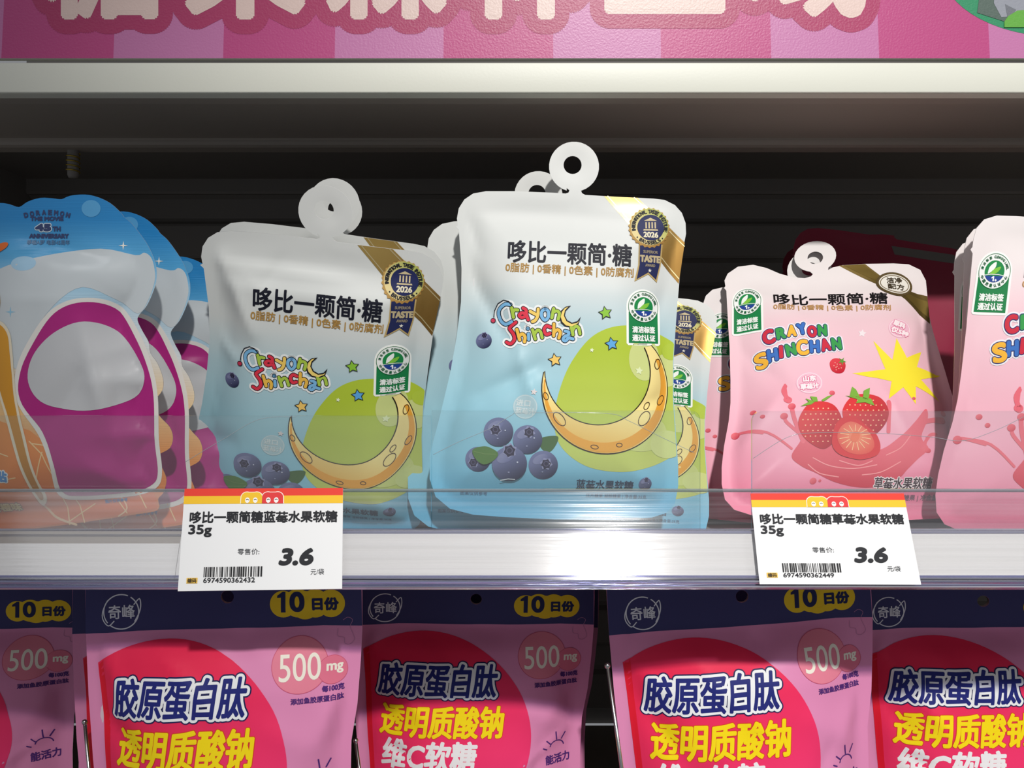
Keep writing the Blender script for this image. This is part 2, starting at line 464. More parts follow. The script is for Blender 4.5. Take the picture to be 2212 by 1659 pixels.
def film_mesh(name, outline, holes, surf, colfun, mat, thick=0.0004):
    T, I = split_grid(tess([outline]+list(holes)), np.zeros(0), surf.g) if False else (None, None)
    T0 = tess([outline]+list(holes)); T, I = split_grid(T0, np.zeros(len(T0), int), surf.g)
    uv = T.reshape(-1, 2)
    _, first, inv = np.unique(np.round(uv*1e7), axis=0, return_index=True, return_inverse=True)
    uv = uv[first]; Fc = inv.reshape(-1, 3); n = len(uv)
    P = surf.interp(surf.P, uv); N = surf.interp(surf.N, uv); N /= np.linalg.norm(N, axis=1, keepdims=True)
    B = surf.interp(surf.B, uv)+np.array([0, thick, 0])
    a, b, c = P[Fc[:, 0]], P[Fc[:, 1]], P[Fc[:, 2]]
    flip = (np.cross(b-a, c-a)*N[Fc[:, 0]]).sum(1) < 0
    Fc[flip] = Fc[flip][:, ::-1]
    E = np.concatenate([Fc[:, [0, 1]], Fc[:, [1, 2]], Fc[:, [2, 0]]]); k = E[:, 0]*n+E[:, 1]; kr = E[:, 1]*n+E[:, 0]
    bd = E[~np.isin(k, kr)]
    mid = (uv[bd[:, 0]]+uv[bd[:, 1]])/2; dm = np.full(len(mid), 1.0)
    for lp in [outline]+list(holes):
        for a_, b_ in zip(lp, np.roll(lp, -1, 0)):
            e = b_-a_; t_ = np.clip(((mid-a_) @ e)/max(e @ e, 1e-14), 0, 1)
            dm = np.minimum(dm, np.linalg.norm(mid-a_-t_[:, None]*e, axis=1))
    bd = bd[dm < 2e-6]
    bi = np.unique(bd); m = {int(v): j for j, v in enumerate(bi)}; nb = len(bi)
    R = []
    for p, q in bd:
        i, j = m[int(p)]+2*n, m[int(q)]+2*n
        R += [(j, i, i+nb), (j, i+nb, j+nb)]
    V = np.concatenate([P, B, P[bi], B[bi]]); F2 = np.concatenate([Fc, Fc[:, ::-1]+n, np.array(R)])
    NB = np.tile([0, 1.0, 0], (n, 1)); cen = outline.mean(0)
    o = np.stack([uv[bi][:, 0]-cen[0], np.zeros(nb), uv[bi][:, 1]-cen[1]], 1); o /= np.linalg.norm(o, axis=1, keepdims=True)
    NN = np.concatenate([N, NB, o, o])
    col = colfun(uv); colb = col*0.35+0.45
    C = np.concatenate([col, colb, col[bi]*0.5+0.4, colb[bi]*0.5+0.4])
    return make_mesh(name, V, F2, NN, C, mat)

def grad_stops(v, stops):
    vs = [s_[0] for s_ in stops]; cs = np.array([lin(s_[1]) for s_ in stops])
    return np.stack([np.interp(v, vs, cs[:, k]) for k in range(3)], 1)
def random_creases(rs, outline, n, amp=0.0012, wd=(0.002, 0.005), ln=(0.015, 0.04)):
    out = []; c = outline.mean(0)
    for _ in range(n):
        p = outline[rs.randint(len(outline))]; p = p+(c-p)*rs.uniform(0.12, 0.5)
        th = math.atan2(*(c-p)[::-1])+rs.uniform(-1.1, 1.1); L = rs.uniform(*ln)
        out.append((p[0], p[1], p[0]+L*math.cos(th), p[1]+L*math.sin(th), rs.uniform(*wd), amp*rs.uniform(0.5, 1.2)*rs.choice([-1, 1])))
    return out

# ------------------------------------------------------------------ materials
PRINT = material('printed_matte_film', attr=True, rough=0.46, spec=0.3)
PRINT_GLOSS = material('printed_glossy_film', attr=True, rough=0.24, spec=0.6)
PRINT_RIB = material('printed_film_ribbed_seal', attr=True, rough=0.26, spec=0.6, bump=(1.0, (30, 30, 1400), 0.25, 0.0006))
INK = material('ink', attr=True, rough=0.5, spec=0.16)
INK_GLOSS = material('glossy_ink', attr=True, rough=0.24, spec=0.6)
FOIL = material('gold_foil', attr=True, rough=0.33, metal=0.75)
PAPER = material('tag_paper', attr=True, rough=0.6, spec=0.3)
SIGN = material('laminated_sign_print', attr=True, rough=0.38, spec=0.5, bump=(900, (1, 1, 1), 0.25, 0.0004))
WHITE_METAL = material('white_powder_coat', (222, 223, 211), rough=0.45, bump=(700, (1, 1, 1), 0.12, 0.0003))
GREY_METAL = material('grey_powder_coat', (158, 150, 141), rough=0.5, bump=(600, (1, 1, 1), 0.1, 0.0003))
DARK_METAL = material('dark_powder_coat', (135, 131, 127), rough=0.55)
CHROME = material('chrome_wire', (190, 190, 190), rough=0.2, metal=1.0)
BRASS = material('brass_thread', (190, 165, 70), rough=0.35, metal=0.9)
STRIP = material('white_paper_strip', (224, 223, 220), rough=0.55, bump=(1, (6, 900, 900), 0.3, 0.0006))
CLEAR = clear_plastic('clear_acrylic', (247, 250, 250), 0.04, 1.0, 0.035)
RAIL = clear_plastic('clear_rail_plastic', (250, 250, 251), 0.085, 1.3, 0.02, bump=(1.0, (5, 500, 500), 0.10, 0.0005))
LIP = clear_plastic('rail_lip_plastic', (196, 198, 226), 0.12, 2.2, 0.22, bump=(1.0, (6, 900, 900), 0.4, 0.0009))
EDGE = clear_plastic('acrylic_polished_edge', (200, 214, 214), 0.1, 2.0, 0.30)

# ------------------------------------------------------------------ setting
SH = -0.084                        # deck of the middle shelf
SH2 = -0.290                       # deck of the shelf below
ZU = 0.1536                        # underside of the upper shelf
YU = 0.085
XL, XR = -0.62, 0.62
wb = empty('wall_back', Matrix.Translation((0, 0.41, SH2))); tag(wb, kind='structure')
wbp = box('back_panel', -0.415, XR, 0.0, 0.004, 0.0, 0.62, DARK_METAL, wb)
for k in range(9):
    z = 0.012+k*0.0545
    extrude_profile('slat', [(0, z), (-0.004, z+0.003), (-0.008, z+0.003), (-0.009, z+0.005), (-0.009, z+0.030), (-0.008, z+0.032), (-0.002, z+0.035), (0, z+0.038)], -0.413, XR, DARK_METAL, wb)
wl = tag(box('wall_left', -0.419, -0.411, 0.235, 0.41, SH2, 0.20, DARK_METAL), kind='structure')

wr = tag(box('wall_right', 0.62, 0.628, 0.02, 0.41, SH2, 0.33, DARK_METAL), kind='structure')

us = empty('shelf', Matrix.Translation((0, YU, ZU)))
tag(us, 'upper shelf with white front edge and dark grey underside', 'shelf')
box('front_edge', XL, XR, 0.0, 0.0022, -0.0008, 0.0147+0.0004, WHITE_METAL, us, 0.0008)
box('front_edge_return', XL, XR, 0.0022, 0.010, -0.0008, 0.001, WHITE_METAL, us)
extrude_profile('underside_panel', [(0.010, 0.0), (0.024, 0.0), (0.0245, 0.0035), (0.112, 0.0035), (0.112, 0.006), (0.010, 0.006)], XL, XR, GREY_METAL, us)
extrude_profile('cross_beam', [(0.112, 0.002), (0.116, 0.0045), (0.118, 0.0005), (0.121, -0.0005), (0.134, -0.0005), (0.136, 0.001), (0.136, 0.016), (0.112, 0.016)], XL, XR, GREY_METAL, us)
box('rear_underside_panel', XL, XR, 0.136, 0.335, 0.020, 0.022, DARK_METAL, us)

bolt = empty('threaded_bolt', Matrix.Translation(on_plane(158, 330, 0.215)))
tag(bolt, 'short threaded brass bolt hanging from shelf underside above blue pouch', 'bolt')
tube('shank', [(0, 0, 0.030), (0, 0, -0.0145), (0, 0, -0.0165)], [0.0036, 0.0036, 0.0028], DARK_METAL, bolt, 16)
hel = [(0.0041*math.cos(a), 0.0041*math.sin(a), -0.0005-a*0.00048) for a in np.linspace(0, 28, 150)]
tube('thread', hel, 0.0005, BRASS, bolt, 6)

deck = empty('shelf', Matrix.Translation((0, 0.0, SH)))
tag(deck, 'middle shelf carrying the upright candy pouches behind the clear rail', 'shelf')
box('deck', XL, XR, 0.012, 0.405, -0.0015, -0.0002, GREY_METAL, deck)
low = empty('shelf', Matrix.Translation((0, 0.0, SH2)))
tag(low, 'lower shelf under the pink pouches, below the frame', 'shelf')
box('deck', XL, XR, -0.01, 0.405, -0.003, -0.0002, GREY_METAL, low)
box('front_edge', XL, XR, -0.012, -0.010, -0.035, -0.0002, WHITE_METAL, low)

# banner above the upper shelf
def px_plate(pose, g=0.02):
    return Surface(np.array([[-0.62, -0.35], [0.62, -0.35], [0.62, 0.35], [-0.62, 0.35]]), g=g, H=0.0, seal=0.1, seed=0)
class Flat:
    def __init__(s, g, th=0.0): s.g = g
    def interp(s, G, uv):
        if G == 'P': return np.stack([uv[:, 0], np.zeros(len(uv)), uv[:, 1]], 1)
        return np.tile([0, -1.0, 0], (len(uv), 1))
    P = 'P'; N = 'N'
bpz = (CY-126)/F*(D+YU+0.001)
bpose = Pose((0, YU+0.001, bpz), 0, 0)
ban = empty('banner', bpose.M)
tag(ban, 'pink striped banner with large cream rounded Chinese letters above shelf', 'banner')
box('backing_board', XL, XR, 0.0002, 0.004, 0.0, 0.094, WHITE_METAL, ban)
A = Art(bpose)
xs = [-560, -470, -235, 3, 245, 482, 723, 958, 1195, 1428, 1666, 1899, 2138, 2375, 2610, 2900]
for i in range(len(xs)-1):
    lean0 = lambda x: (1106-x)*0.006
    c = (192, 116, 166)
    if i % 2 == 1: c = (184, 66, 126)
    A.poly([(xs[i], 126), (xs[i+1], 126), (xs[i+1]+lean0(xs[i+1])*3, -272), (xs[i]+lean0(xs[i])*3, -272)], c, 0)
stripes = A
bflat = Flat(0.05)
o = bpy.data.objects.new('stripes', art_mesh('stripes', stripes, bflat, SIGN)); COL.objects.link(o); o.parent = ban
A = Art(bpose)
for ch, cx, y1 in (('糖', 225, 43), ('果', 530, 43), ('森', 835, 43), ('林', 1125, 43), ('区', 1436, 31), ('域', 1742, 40)):
    G = glyphs(ch); w_ = 262
    A.text(ch, cx, y1-132, w_, 264, (224, 198, 190), 1, bold=10, outline=[(31, (168, 46, 96))], nb=12)
o = bpy.data.objects.new('lettering', art_mesh('lettering', A, bflat, SIGN)); COL.objects.link(o); o.parent = ban
A = Art(bpose)
A.ellipse(2290, -70, 258, 150, (38, 140, 96), 1, n=60)
A.ellipse(2290, -78, 205, 128, (20, 112, 76), 2, n=60)
A.poly([(2122, -60), (2110, 28), (2172, 48), (2200, 40), (2216, -60)], (82, 100, 92), 3)
A.poly([(2148, -60), (2146, 8), (2162, 38), (2215, 34), (2240, -60)], (146, 150, 160), 4)
A.poly([(2170, 10), (2194, 22), (2176, 44)], (110, 114, 122), 5)
A.poly([(2168, 48), (2176, 36), (2196, 24), (2260, 18), (2300, 60), (2168, 60)], (96, 168, 60), 6)
o = bpy.data.objects.new('forest_emblem', art_mesh('forest_emblem', A, bflat, SIGN)); COL.objects.link(o); o.parent = ban

# ------------------------------------------------------------------ price rail
PA = np.array([0.0, -0.0459]); PB = np.array([-0.0180, -0.0852]); PD = (PB-PA)/np.linalg.norm(PB-PA); PN = np.array([PD[1], -PD[0]])
def rp(t, off=0.0):
    """point on the rail face: t down the slope (0..1), off out towards the shopper"""
    q = PA+(PB-PA)*t+PN*off
    return (float(q[0]), float(q[1]))
rail = empty('price_rail', Matrix.Translation((0, -0.0180, PB[1])))
tag(rail, 'clear plastic price rail with white strip inside running along the middle shelf front', 'rail')
def rail_part(name, prof, mat, x0=XL, x1=XR, smooth=False):
    prof = [(y+0.0180, z-PB[1]) for y, z in prof]
    return extrude_profile(name, prof, x0, x1, mat, rail, smooth)
rail_part('clear_channel', [rp(0.02, 0.0), rp(0.93, 0.0), rp(0.93, -0.0008), rp(0.02, -0.0008)], RAIL)
for t in (0.0, 0.415, 0.885, 0.935, 0.985):
    w_ = {0.0: .028, .415: .022, .885: .02, .935: .03, .985: .028}[t]
    rail_part('ridge', [rp(t, -0.0010), rp(t+0.004, 0.0006), rp(t+w_*0.4, 0.0011), rp(t+w_*0.8, 0.0006), rp(t+w_, -0.0010)], LIP if t else EDGE, smooth=False)
rail_part('back_channel', [rp(0.88, -0.0050), rp(1.0, -0.0050), rp(1.0, -0.0042), rp(0.88, -0.0042)], LIP)
rail_part('white_strip', [rp(0.425, -0.0028), rp(0.90, -0.0028), rp(0.90, -0.0038), rp(0.425, -0.0038)], STRIP, x0=-0.143)
rail_part('white_strip', [rp(0.55, -0.0028), rp(0.90, -0.0028), rp(0.90, -0.0038), rp(0.55, -0.0038)], STRIP, x1=-0.1432)
rail_part('shelf_face', [rp(0.40, -0.0052), rp(0.98, -0.0052), rp(0.98, -0.0062), rp(0.40, -0.0062)], GREY_METAL)

# clear acrylic fences standing behind the rail
def fence(x0, x1, ytop, label, arc, left_round=0, right_round=0):
    Y = 0.006; p0 = on_plane(x0, ytop, Y); p1 = on_plane(x1, ytop, Y)
    o = empty('acrylic_fence', Matrix.Translation(((p0.x+p1.x)/2, Y, SH))); tag(o, label, 'acrylic panel', 'clear acrylic panels behind the price rail')
    a = p0.x-o.location.x; b = p1.x-o.location.x; h = p0.z-SH
    pts = [(a, 0.0005), (b, 0.0005)]
    rr = 0.0045
    for (cx, cz, s0, s1, on) in ((b-rr, h-rr, 0, 90, right_round), (a+rr, h-rr, 90, 180, left_round)):
        if on: pts += [(cx+rr*math.cos(math.radians(t)), cz+rr*math.sin(math.radians(t))) for t in range(s0, s1+1, 15)]
        else: pts += [(b, h)] if s0 == 0 else [(a, h)]
    n = len(pts); th = 0.0012
    mesh_obj('panel', [(x, 0, z) for x, z in pts]+[(x, th, z) for x, z in pts], [tuple(range(n)), tuple(range(n, 2*n))[::-1]]+[(i, n+i, n+(i+1) % n, (i+1) % n) for i in range(n)], CLEAR, o)
    V = []; Fc = []
    for i in range(n):
        cx_ = (a+b)/2; ex_ = 0.00015 if pts[i][0] > cx_ else -0.00015; ez_ = 0.00015 if pts[i][1] > h/2 else -0.00015
        V += [(pts[i][0]+ex_, 0, pts[i][1]+ez_), (pts[i][0]+ex_, th, pts[i][1]+ez_)]
    Fc = [(2*i, 2*i+1, (2*i+3) % (2*n), (2*i+2) % (2*n)) for i in range(n)]
    mesh_obj('polished_edge', V, Fc, EDGE, o)
    if arc is not None:
        P = spline(arc, 8, closed=False)
        P = [on_plane(x, y, Y-0.0004)-Vector(o.location) for x, y in P]
        tube('arc_line', P, 0.00013, EDGE, o, 5)  # thin curved line laid across the panel front
    return o
fence(-300, 931, 898, 'clear acrylic panel before the orange and left blueberry pouches', [(400, 998), (480, 950), (560, 906), (640, 900)])
fence(934, 1512, 887, 'clear acrylic panel before the tall middle blueberry pouch', [(936, 982), (990, 955), (1060, 925), (1105, 897), (1130, 892), (1310, 893), (1360, 910), (1430, 945), (1500, 978)], 0, 1)
fence(1625, 2500, 888, 'clear acrylic panel before the strawberry pouches on the right', [(1627, 990), (1700, 945), (1760, 935), (1900, 936), (2010, 944), (2080, 952), (2150, 930), (2212, 900)], 1, 0)

# ------------------------------------------------------------------ price tags
def price_tag(nm, label, P, name, code, dx, seed, roll=0):
    lean = math.degrees(math.atan2(PA[0]-PB[0], PA[1]-PB[1]))
    mid = rp(0.5, -0.0016 if False else -0.0016)
    # tag plane = rail plane, slipped behind the clear channel
    q = rp(1.02, 0.0013)
    base = Pose((0, q[0], q[1]), lean, 0)
    bl = base.uv([P[3]])[0]; br = base.uv([P[2]])[0]; tl = base.uv([P[0]])[0]; tr = base.uv([P[1]])[0]
    c = (bl+br)/2
    wpos = Vector(base.M @ Vector((c[0], 0, c[1])))
    pose = Pose(wpos, lean, roll)
    o = empty(nm, pose.M); tag(o, label, 'price tag')
    loc = pose.uv(P)
    n = 4; th = 0.0003
    V = [(u, 0.0, v) for u, v in loc]+[(u, th, v) for u, v in loc]
    Fc = [(0, 3, 2, 1), (4, 5, 6, 7)]+[(i, (i+1) % 4, 4+(i+1) % 4, 4+i) for i in range(4)]
    me = bpy.data.meshes.new('card'); me.from_pydata(V, [], Fc)
    ca = me.color_attributes.new('Col', 'FLOAT_COLOR', 'POINT')
    for d_ in ca.data: d_.color = lin4((238, 239, 240))
    me.materials.append(PAPER)
    k = bpy.data.objects.new('card', me); COL.objects.link(k); k.parent = o
    def Lp(x, y):
        """tag design coordinates, taken on the left tag (399..741, 1055..1275), to this tag's quad in the photo"""
        s_ = (x-399)/342; t_ = (y-1055)/220
        T = np.array(P[0])*(1-s_)+np.array(P[1])*s_; B = np.array(P[3])*(1-s_)+np.array(P[2])*s_
        return T*(1-t_)+B*t_
    class A2(Art):
        def _add(s, tri, color, layer, sub=0.0, grad=None):
            tri = np.asarray(tri, float).reshape(-1, 2)
            W = np.array([Lp(x, y) for x, y in tri]).reshape(-1, 3, 2)
            Art._add(s, W, color, layer, sub, grad)
    fl = Flat(0.05)
    A = A2(pose)
    A.poly([(399, 1055), (741, 1055), (741, 1071), (399, 1071)], (232, 62, 48), 0)
    A.poly([(399, 1071), (741, 1071), (741, 1088), (399, 1088)], (245, 196, 42), 0)
    def add(art, n_):
        ob = bpy.data.objects.new(n_, art_mesh(n_, art, fl, PAPER)); COL.objects.link(ob); ob.parent = o
    add(A, 'colour_band')
    A = A2(pose)
    for (c0, col) in ((545, (244, 196, 44)), (590, (226, 58, 60))):
        x0 = c0-23; x1 = c0+23
        for gw, cc, ly in ((1.6, (252, 250, 240), 1), (0, col, 2)):
            out = [(x0-gw, 1088)]+[tuple(p) for p in ell(c0-10.5, 1074.5, 12+gw, 11+gw, 0, 12, 180, 290)]+[tuple(p) for p in ell(c0+10.5, 1074.5, 12+gw, 11+gw, 0, 12, 250, 360)]+[(x1+gw, 1088)]
            A.poly(out, cc, ly)
        for ex in (-9, 8):
            A.ellipse(c0+ex, 1081, 5, 6, (252, 250, 246), 3, n=16)
            A.stroke(ell(c0+ex, 1082, 3, 3, 0, 7, 200, 340), 1.2, (30, 26, 24), 4, caps=False)
    add(A, 'shop_emblem')
    A = A2(pose); K = (30, 32, 38)
    A.text(name, 572, 1117, 316, 26, K, 1, bold=0.9)
    A.text('35g', 438, 1146, 50, 27, K, 1, bold=1.0)
    A.text('零售价:', 543, 1192, 46, 13, (60, 62, 66), 1)
    A.text('3.6', 646, 1204, 72, 38, K, 1, bold=2.6, skew=0.22, nb=10)
    A.text('元/袋', 689, 1237, 28, 13, (60, 62, 66), 1)
    A.text(code, 505, 1253, 108, 11, K, 1, bold=0.3)
    add(A, 'lettering')
    A = A2(pose); rs = random.Random(seed); x = 451
    while x < 575:
        w_ = rs.choice([1.1, 1.1, 1.9, 2.9, 3.6]); A.poly([(x, 1224), (min(x+w_, 576), 1224), (min(x+w_, 576), 1246), (x, 1246)], (26, 27, 30), 1)
        x += w_+rs.choice([1.1, 1.5, 2.2, 3.0])
    add(A, 'barcode')
    A = A2(pose)
    A.poly([(416, 1247), (439, 1247), (439, 1259), (416, 1259)], (240, 196, 84), 1)
    A.text('编码', 427.5, 1253, 19, 10, (70, 56, 30), 2, bold=0.3)
    add(A, 'code_mark')
    return o
price_tag('price_tag', 'white price tag under the blueberry pouches, ending in 2432', [(399, 1056), (741, 1054), (739, 1272), (384, 1277)], '哆比一颗简糖蓝莓水果软糖', '6974590362432', 0, 7)
price_tag('price_tag', 'white price tag under the strawberry pouches, ending in 2449', [(1621, 1066), (1952, 1066), (1990, 1263), (1641, 1262)], '哆比一颗简糖草莓水果软糖', '6974590362449', 0, 9)

# ------------------------------------------------------------------ shared print elements of the fruit pouches
def cert_label(pose, cx, cy, w=78):
    """green certification label; (cx, cy) is the centre of its round head, drawn at 78 px width"""
    A = Art(pose); k = w/78.0; X = lambda x: cx+x*k; Y = lambda y: cy+y*k
    def outl(r, b, bot):
        return [(X(p[0]), Y(p[1])) for p in ell(0, 0, r, r, 0, 22, 180, 360)]+[(X(b), Y(bot-4)), (X(b-4), Y(bot)), (X(-b+4), Y(bot)), (X(-b), Y(bot-4))]
    A.poly(outl(38, 38, 84), (246, 248, 244), 1)
    A.poly([(X(-33), Y(12)), (X(33), Y(12)), (X(33), Y(79)), (X(-33), Y(79))], (28, 128, 72), 2)
    A.ellipse(X(0), Y(0), 34*k, 34*k, (240, 243, 240), 3); A.ring(X(0), Y(0), 33.6*k, 1.1*k, (24, 110, 62), 4)
    A.ellipse(X(0), Y(0), 21*k, 21*k, (30, 136, 72), 4)
    cap = ell(X(0), Y(0), 21*k, 21*k, 0, 16, 25, 155); A.poly(cap, (34, 66, 148), 5)
    A.stroke([(X(-21), Y(8)), (X(-8), Y(6)), (X(8), Y(6)), (X(21), Y(8))], 1.3*k, (240, 243, 240), 6)
    A.poly(spline([(X(-14), Y(2)), (X(-11), Y(-9)), (X(1), Y(-18)), (X(1), Y(-8)), (X(-6), Y(0)), (X(-13), Y(5))], 4), (240, 246, 240), 6)
    A.poly(spline([(X(-10), Y(6)), (X(-2), Y(-4)), (X(12), Y(-9)), (X(8), Y(0)), (X(0), Y(5))], 4), (128, 196, 66), 6)
    A.poly([(X(-5), Y(12)), (X(-2), Y(9.5)), (X(0.5), Y(9.5)), (X(0.5), Y(19)), (X(-2.2), Y(19)), (X(-2.2), Y(13)), (X(-5), Y(14))], (250, 250, 250), 6); A.text('+', X(4), Y(17), 5*k, 5*k, (250, 250, 250), 6, bold=.5*k)
    A.arctext('清洁标签', X(0), Y(0), 27.5*k, -168, -115, 6*k, (24, 100, 60), 5, 0.2, cw=1)
    A.arctext('CLEANING LABEL', X(0), Y(0), 27.5*k, -95, -12, 5*k, (24, 100, 60), 5, 0.2)
    A.arctext('中国质量认证中心', X(0), Y(0), 27.5*k, 155, 25, 6.5*k, (24, 100, 60), 5, 0.2, inward=True, cw=1)
    A.text('清洁标签', X(0), Y(50), 52*k, 15*k, (240, 246, 240), 4, bold=0.7*k)
    A.text('通过认证', X(0), Y(68), 52*k, 15*k, (240, 246, 240), 4, bold=0.7*k)
    return A
def blueberry(A, cx, cy, r, layer, crown=(0, -0.1), seed=0):
    rs = random.Random(seed)
    A.ellipse(cx, cy, r, r*0.97, (112, 118, 158), layer, grad=((36, 38, 70), (cx-r*0.35, cy-r*0.45), (cx+r*0.55, cy+r*0.85)))
    A.ellipse(cx-r*0.2, cy-r*0.4, r*0.55, r*0.3, (132, 136, 172), layer+1, rotd=-25, grad=((96, 102, 146), (cx-r*0.3, cy-r*0.5), (cx+r*0.2, cy-r*0.1)))
    px, py = cx+crown[0]*r, cy+crown[1]*r
    A.poly(star(px, py, r*0.44, 0.76, 6, rs.uniform(0, 60)), (146, 148, 184), layer+2)
    A.poly(star(px, py+r*0.02, r*0.36, 0.76, 6, rs.uniform(0, 60)), (44, 40, 66), layer+3)
    A.ring(px, py, r*0.16, r*0.05, (92, 88, 120), layer+4, n=16)
    A.ellipse(cx+r*0.45, cy-r*0.1, r*0.05, r*0.05, (200, 205, 225), layer+3, n=8)
    A.ellipse(cx-r*0.05, cy+r*0.45, r*0.06, r*0.04, (150, 156, 190), layer+3, n=8)
def strawberry_small(A, cx, cy, r, layer):
    A.poly(spline([(cx-r, cy-r*.4), (cx-r*.4, cy-r*.95), (cx+r*.6, cy-r*.8), (cx+r, cy-r*.1), (cx+r*.7, cy+r*.8), (cx-r*.1, cy+r), (cx-r*.8, cy+r*.6)], 5), (222, 66, 76), layer, grad=((192, 30, 50), (cx-r*.4, cy-r*.5), (cx+r*.6, cy+r*.8)))
    A.poly(star(cx+r*.55, cy-r*.6, r*.55, .35, 5, 10), (96, 150, 62), layer+1)
    for i in range(9):
        a = i*2.4; A.ellipse(cx-r*.1+r*.6*math.cos(a)*(i/9)**.5, cy+r*.1+r*.6*math.sin(a)*(i/9)**.5, r*.07, r*.07, (248, 190, 170), layer+1, n=6)

# ---------------------------------------------------------------- blueberry pouch (reference: the tall middle one)
PB_ = Pose(on_plane(1200, 1119, 0.100), 3, 2.6)
print('POSE blue base z', PB_.o)
blue_px = [(1050, 413), (1110, 413), (1190, 416), (1222, 418), (1228, 416), (1230, 411), (1224, 406)]
_ring = [tuple(p) for p in ell(1240, 360, 54, 54, 0, 30, 107, 433)]
blue_px = blue_px+_ring+[(1255, 411), (1257, 417), (1264, 421), (1330, 425), (1412, 429), (1436, 432), (1458, 443), (1473, 460), (1481, 482), (1482, 505), (1476, 535), (1470, 575), (1466, 627), (1460, 700), (1455, 780), (1455, 860), (1460, 937), (1465, 1005), (1465, 1050), (1458, 1088), (1440, 1108), (1408, 1118), (1330, 1122), (1200, 1122), (1090, 1117), (1023, 1112), (972, 1099), (941, 1073), (928, 1034), (929, 980), (950, 900), (972, 808), (986, 730), (996, 652), (997, 580), (991, 497), (984, 490), (989, 487), (987, 472), (991, 450), (1003, 431), (1022, 418)]
BLUE_OUT = PB_.uv(blue_px); BLUE_HOLE = PB_.uv(ell(1237, 356, 19.5, 19.5, 0, 24))[::-1]
def pouch_height(out): return out[:, 1].min(), out[:, 1].max()

BA = {}
A = Art(PB_)     # diagonal gold ribbon
A.poly([(1305, 424), (1377, 427.5), (1479, 524), (1466, 613)], (212, 178, 104), 0, grad=((158, 120, 60), (1340, 430), (1470, 560)))
A.stroke([(1313, 424), (1466, 602)], 2, (240, 222, 170), 1); A.stroke([(1370, 427), (1478, 532)], 2, (240, 222, 170), 1)
BA['gold_ribbon_print'] = (A, FOIL)
A = Art(PB_)     # lettering
A.text('哆比一颗简·糖', 1230, 551, 266, 50, (26, 28, 40), 1, bold=1.15, rotd=2.2, nb=8)
A.text('0脂肪 | 0香精 | 0色素 | 0防腐剂', 1229, 589, 274, 24, (172, 134, 72), 1, bold=0.5, rotd=2.6)
A.text('蓝莓水果软糖', 1304, 1046, 122, 22, (44, 66, 92), 1, bold=0.5, rotd=2)
A.text('图案仅供参考', 1024, 1064, 58, 9, (62, 96, 130), 1, rotd=2)
A.text('压片糖果 凝胶糖果 | 净含量:35克', 1330, 1071, 130, 10, (44, 80, 116), 1, rotd=2)
BA['lettering'] = (A, INK)
# logo lettering drawn as round strokes
def stroke_logo(pose, letters, s1, s2, white=6.5, dark=2.4, width=7.0):
    A = Art(pose); allp = []
    for pts, col in letters:
        P = spline([(s1[0]+x*s1[2], s1[1]+y*s1[2]) for x, y in pts], 4, closed=False) if len(pts) > 2 else np.array([(s1[0]+x*s1[2], s1[1]+y*s1[2]) for x, y in pts], float)
        allp.append((P, col))
    for P, col in allp: A.stroke(P, width+dark*2+white, (236, 240, 240), 1)
    for i, (P, col) in enumerate(allp):
        A.stroke(P, width+dark, (22, 24, 34), 2); A.stroke(P, width-0.6, col, 3)
    return A
bl_, gr_, re_, ye_, mo_ = (126, 184, 226), (170, 200, 76), (222, 58, 78), (240, 204, 104), (238, 190, 80)
k = 0.0995  # crop scale: crop px -> photo px, origin (1050, 640)
L1 = [([(530, 230), (420, 215), (310, 300), (285, 420), (340, 570), (440, 640), (560, 590)], bl_),
      ([(560, 300), (600, 500)], gr_), ([(590, 390), (620, 345), (690, 350)], gr_),
      ([(800, 310), (860, 350), (870, 450), (910, 560)], re_), ([(860, 440), (780, 410), (720, 460), (770, 510), (860, 480)], re_),
      ([(950, 380), (1080, 450)], ye_), ([(1120, 330), (1110, 470), (1060, 570), (1000, 600)], ye_),
      ([(1270, 330), (1200, 380), (1195, 490), (1265, 570), (1335, 500), (1335, 380), (1270, 330)], bl_),
      ([(1450, 320), (1410, 520)], gr_), ([(1440, 400), (1510, 370), (1570, 420), (1545, 550)], gr_),
      ([(650, 610), (560, 680), (520, 740), (600, 860), (620, 980), (540, 1070), (450, 1030)], re_),
      ([(670, 760), (730, 990)], mo_), ([(710, 920), (780, 860), (840, 920), (830, 1030)], mo_),
      ([(900, 745), (902, 750)], bl_), ([(915, 860), (920, 980)], bl_),
      ([(1000, 770), (1060, 970)], gr_), ([(1040, 860), (1110, 780), (1170, 820), (1205, 940)], gr_),
      ([(1380, 720), (1300, 690), (1245, 770), (1290, 870), (1370, 850)], re_),
      ([(1455, 650), (1450, 900)], mo_), ([(1460, 830), (1530, 770), (1590, 830), (1560, 950)], mo_),
      ([(1690, 800), (1770, 830), (1760, 930), (1860, 970)], bl_), ([(1760, 890), (1680, 920), (1650, 980), (1700, 1010), (1770, 940)], bl_),
      ([(1820, 700), (1860, 880)], gr_), ([(1850, 790), (1910, 700), (1980, 730), (2010, 860)], gr_)]
A = stroke_logo(PB_, [([(x*k, y*k) for x, y in p], c) for p, c in L1], (1050, 640, 1.0), None, width=7.2)
mo = lambda x, y: (1050+x*k, 640+y*k)
A.poly([mo(*p) for p in [(1820, 255), (1700, 280), (1600, 370), (1570, 500), (1600, 620), (1700, 710), (1850, 730), (1980, 660), (2030, 490), (1950, 590), (1840, 620), (1740, 570), (1690, 470), (1710, 370)]], (30, 30, 36), 3)
A.poly([mo(*p) for p in [(1760, 280), (1690, 310), (1625, 390), (1600, 500), (1630, 600), (1710, 680), (1840, 700), (1960, 640), (1990, 590), (1940, 630), (1830, 650), (1720, 590), (1665, 470), (1690, 360)]], (243, 214, 120), 4)
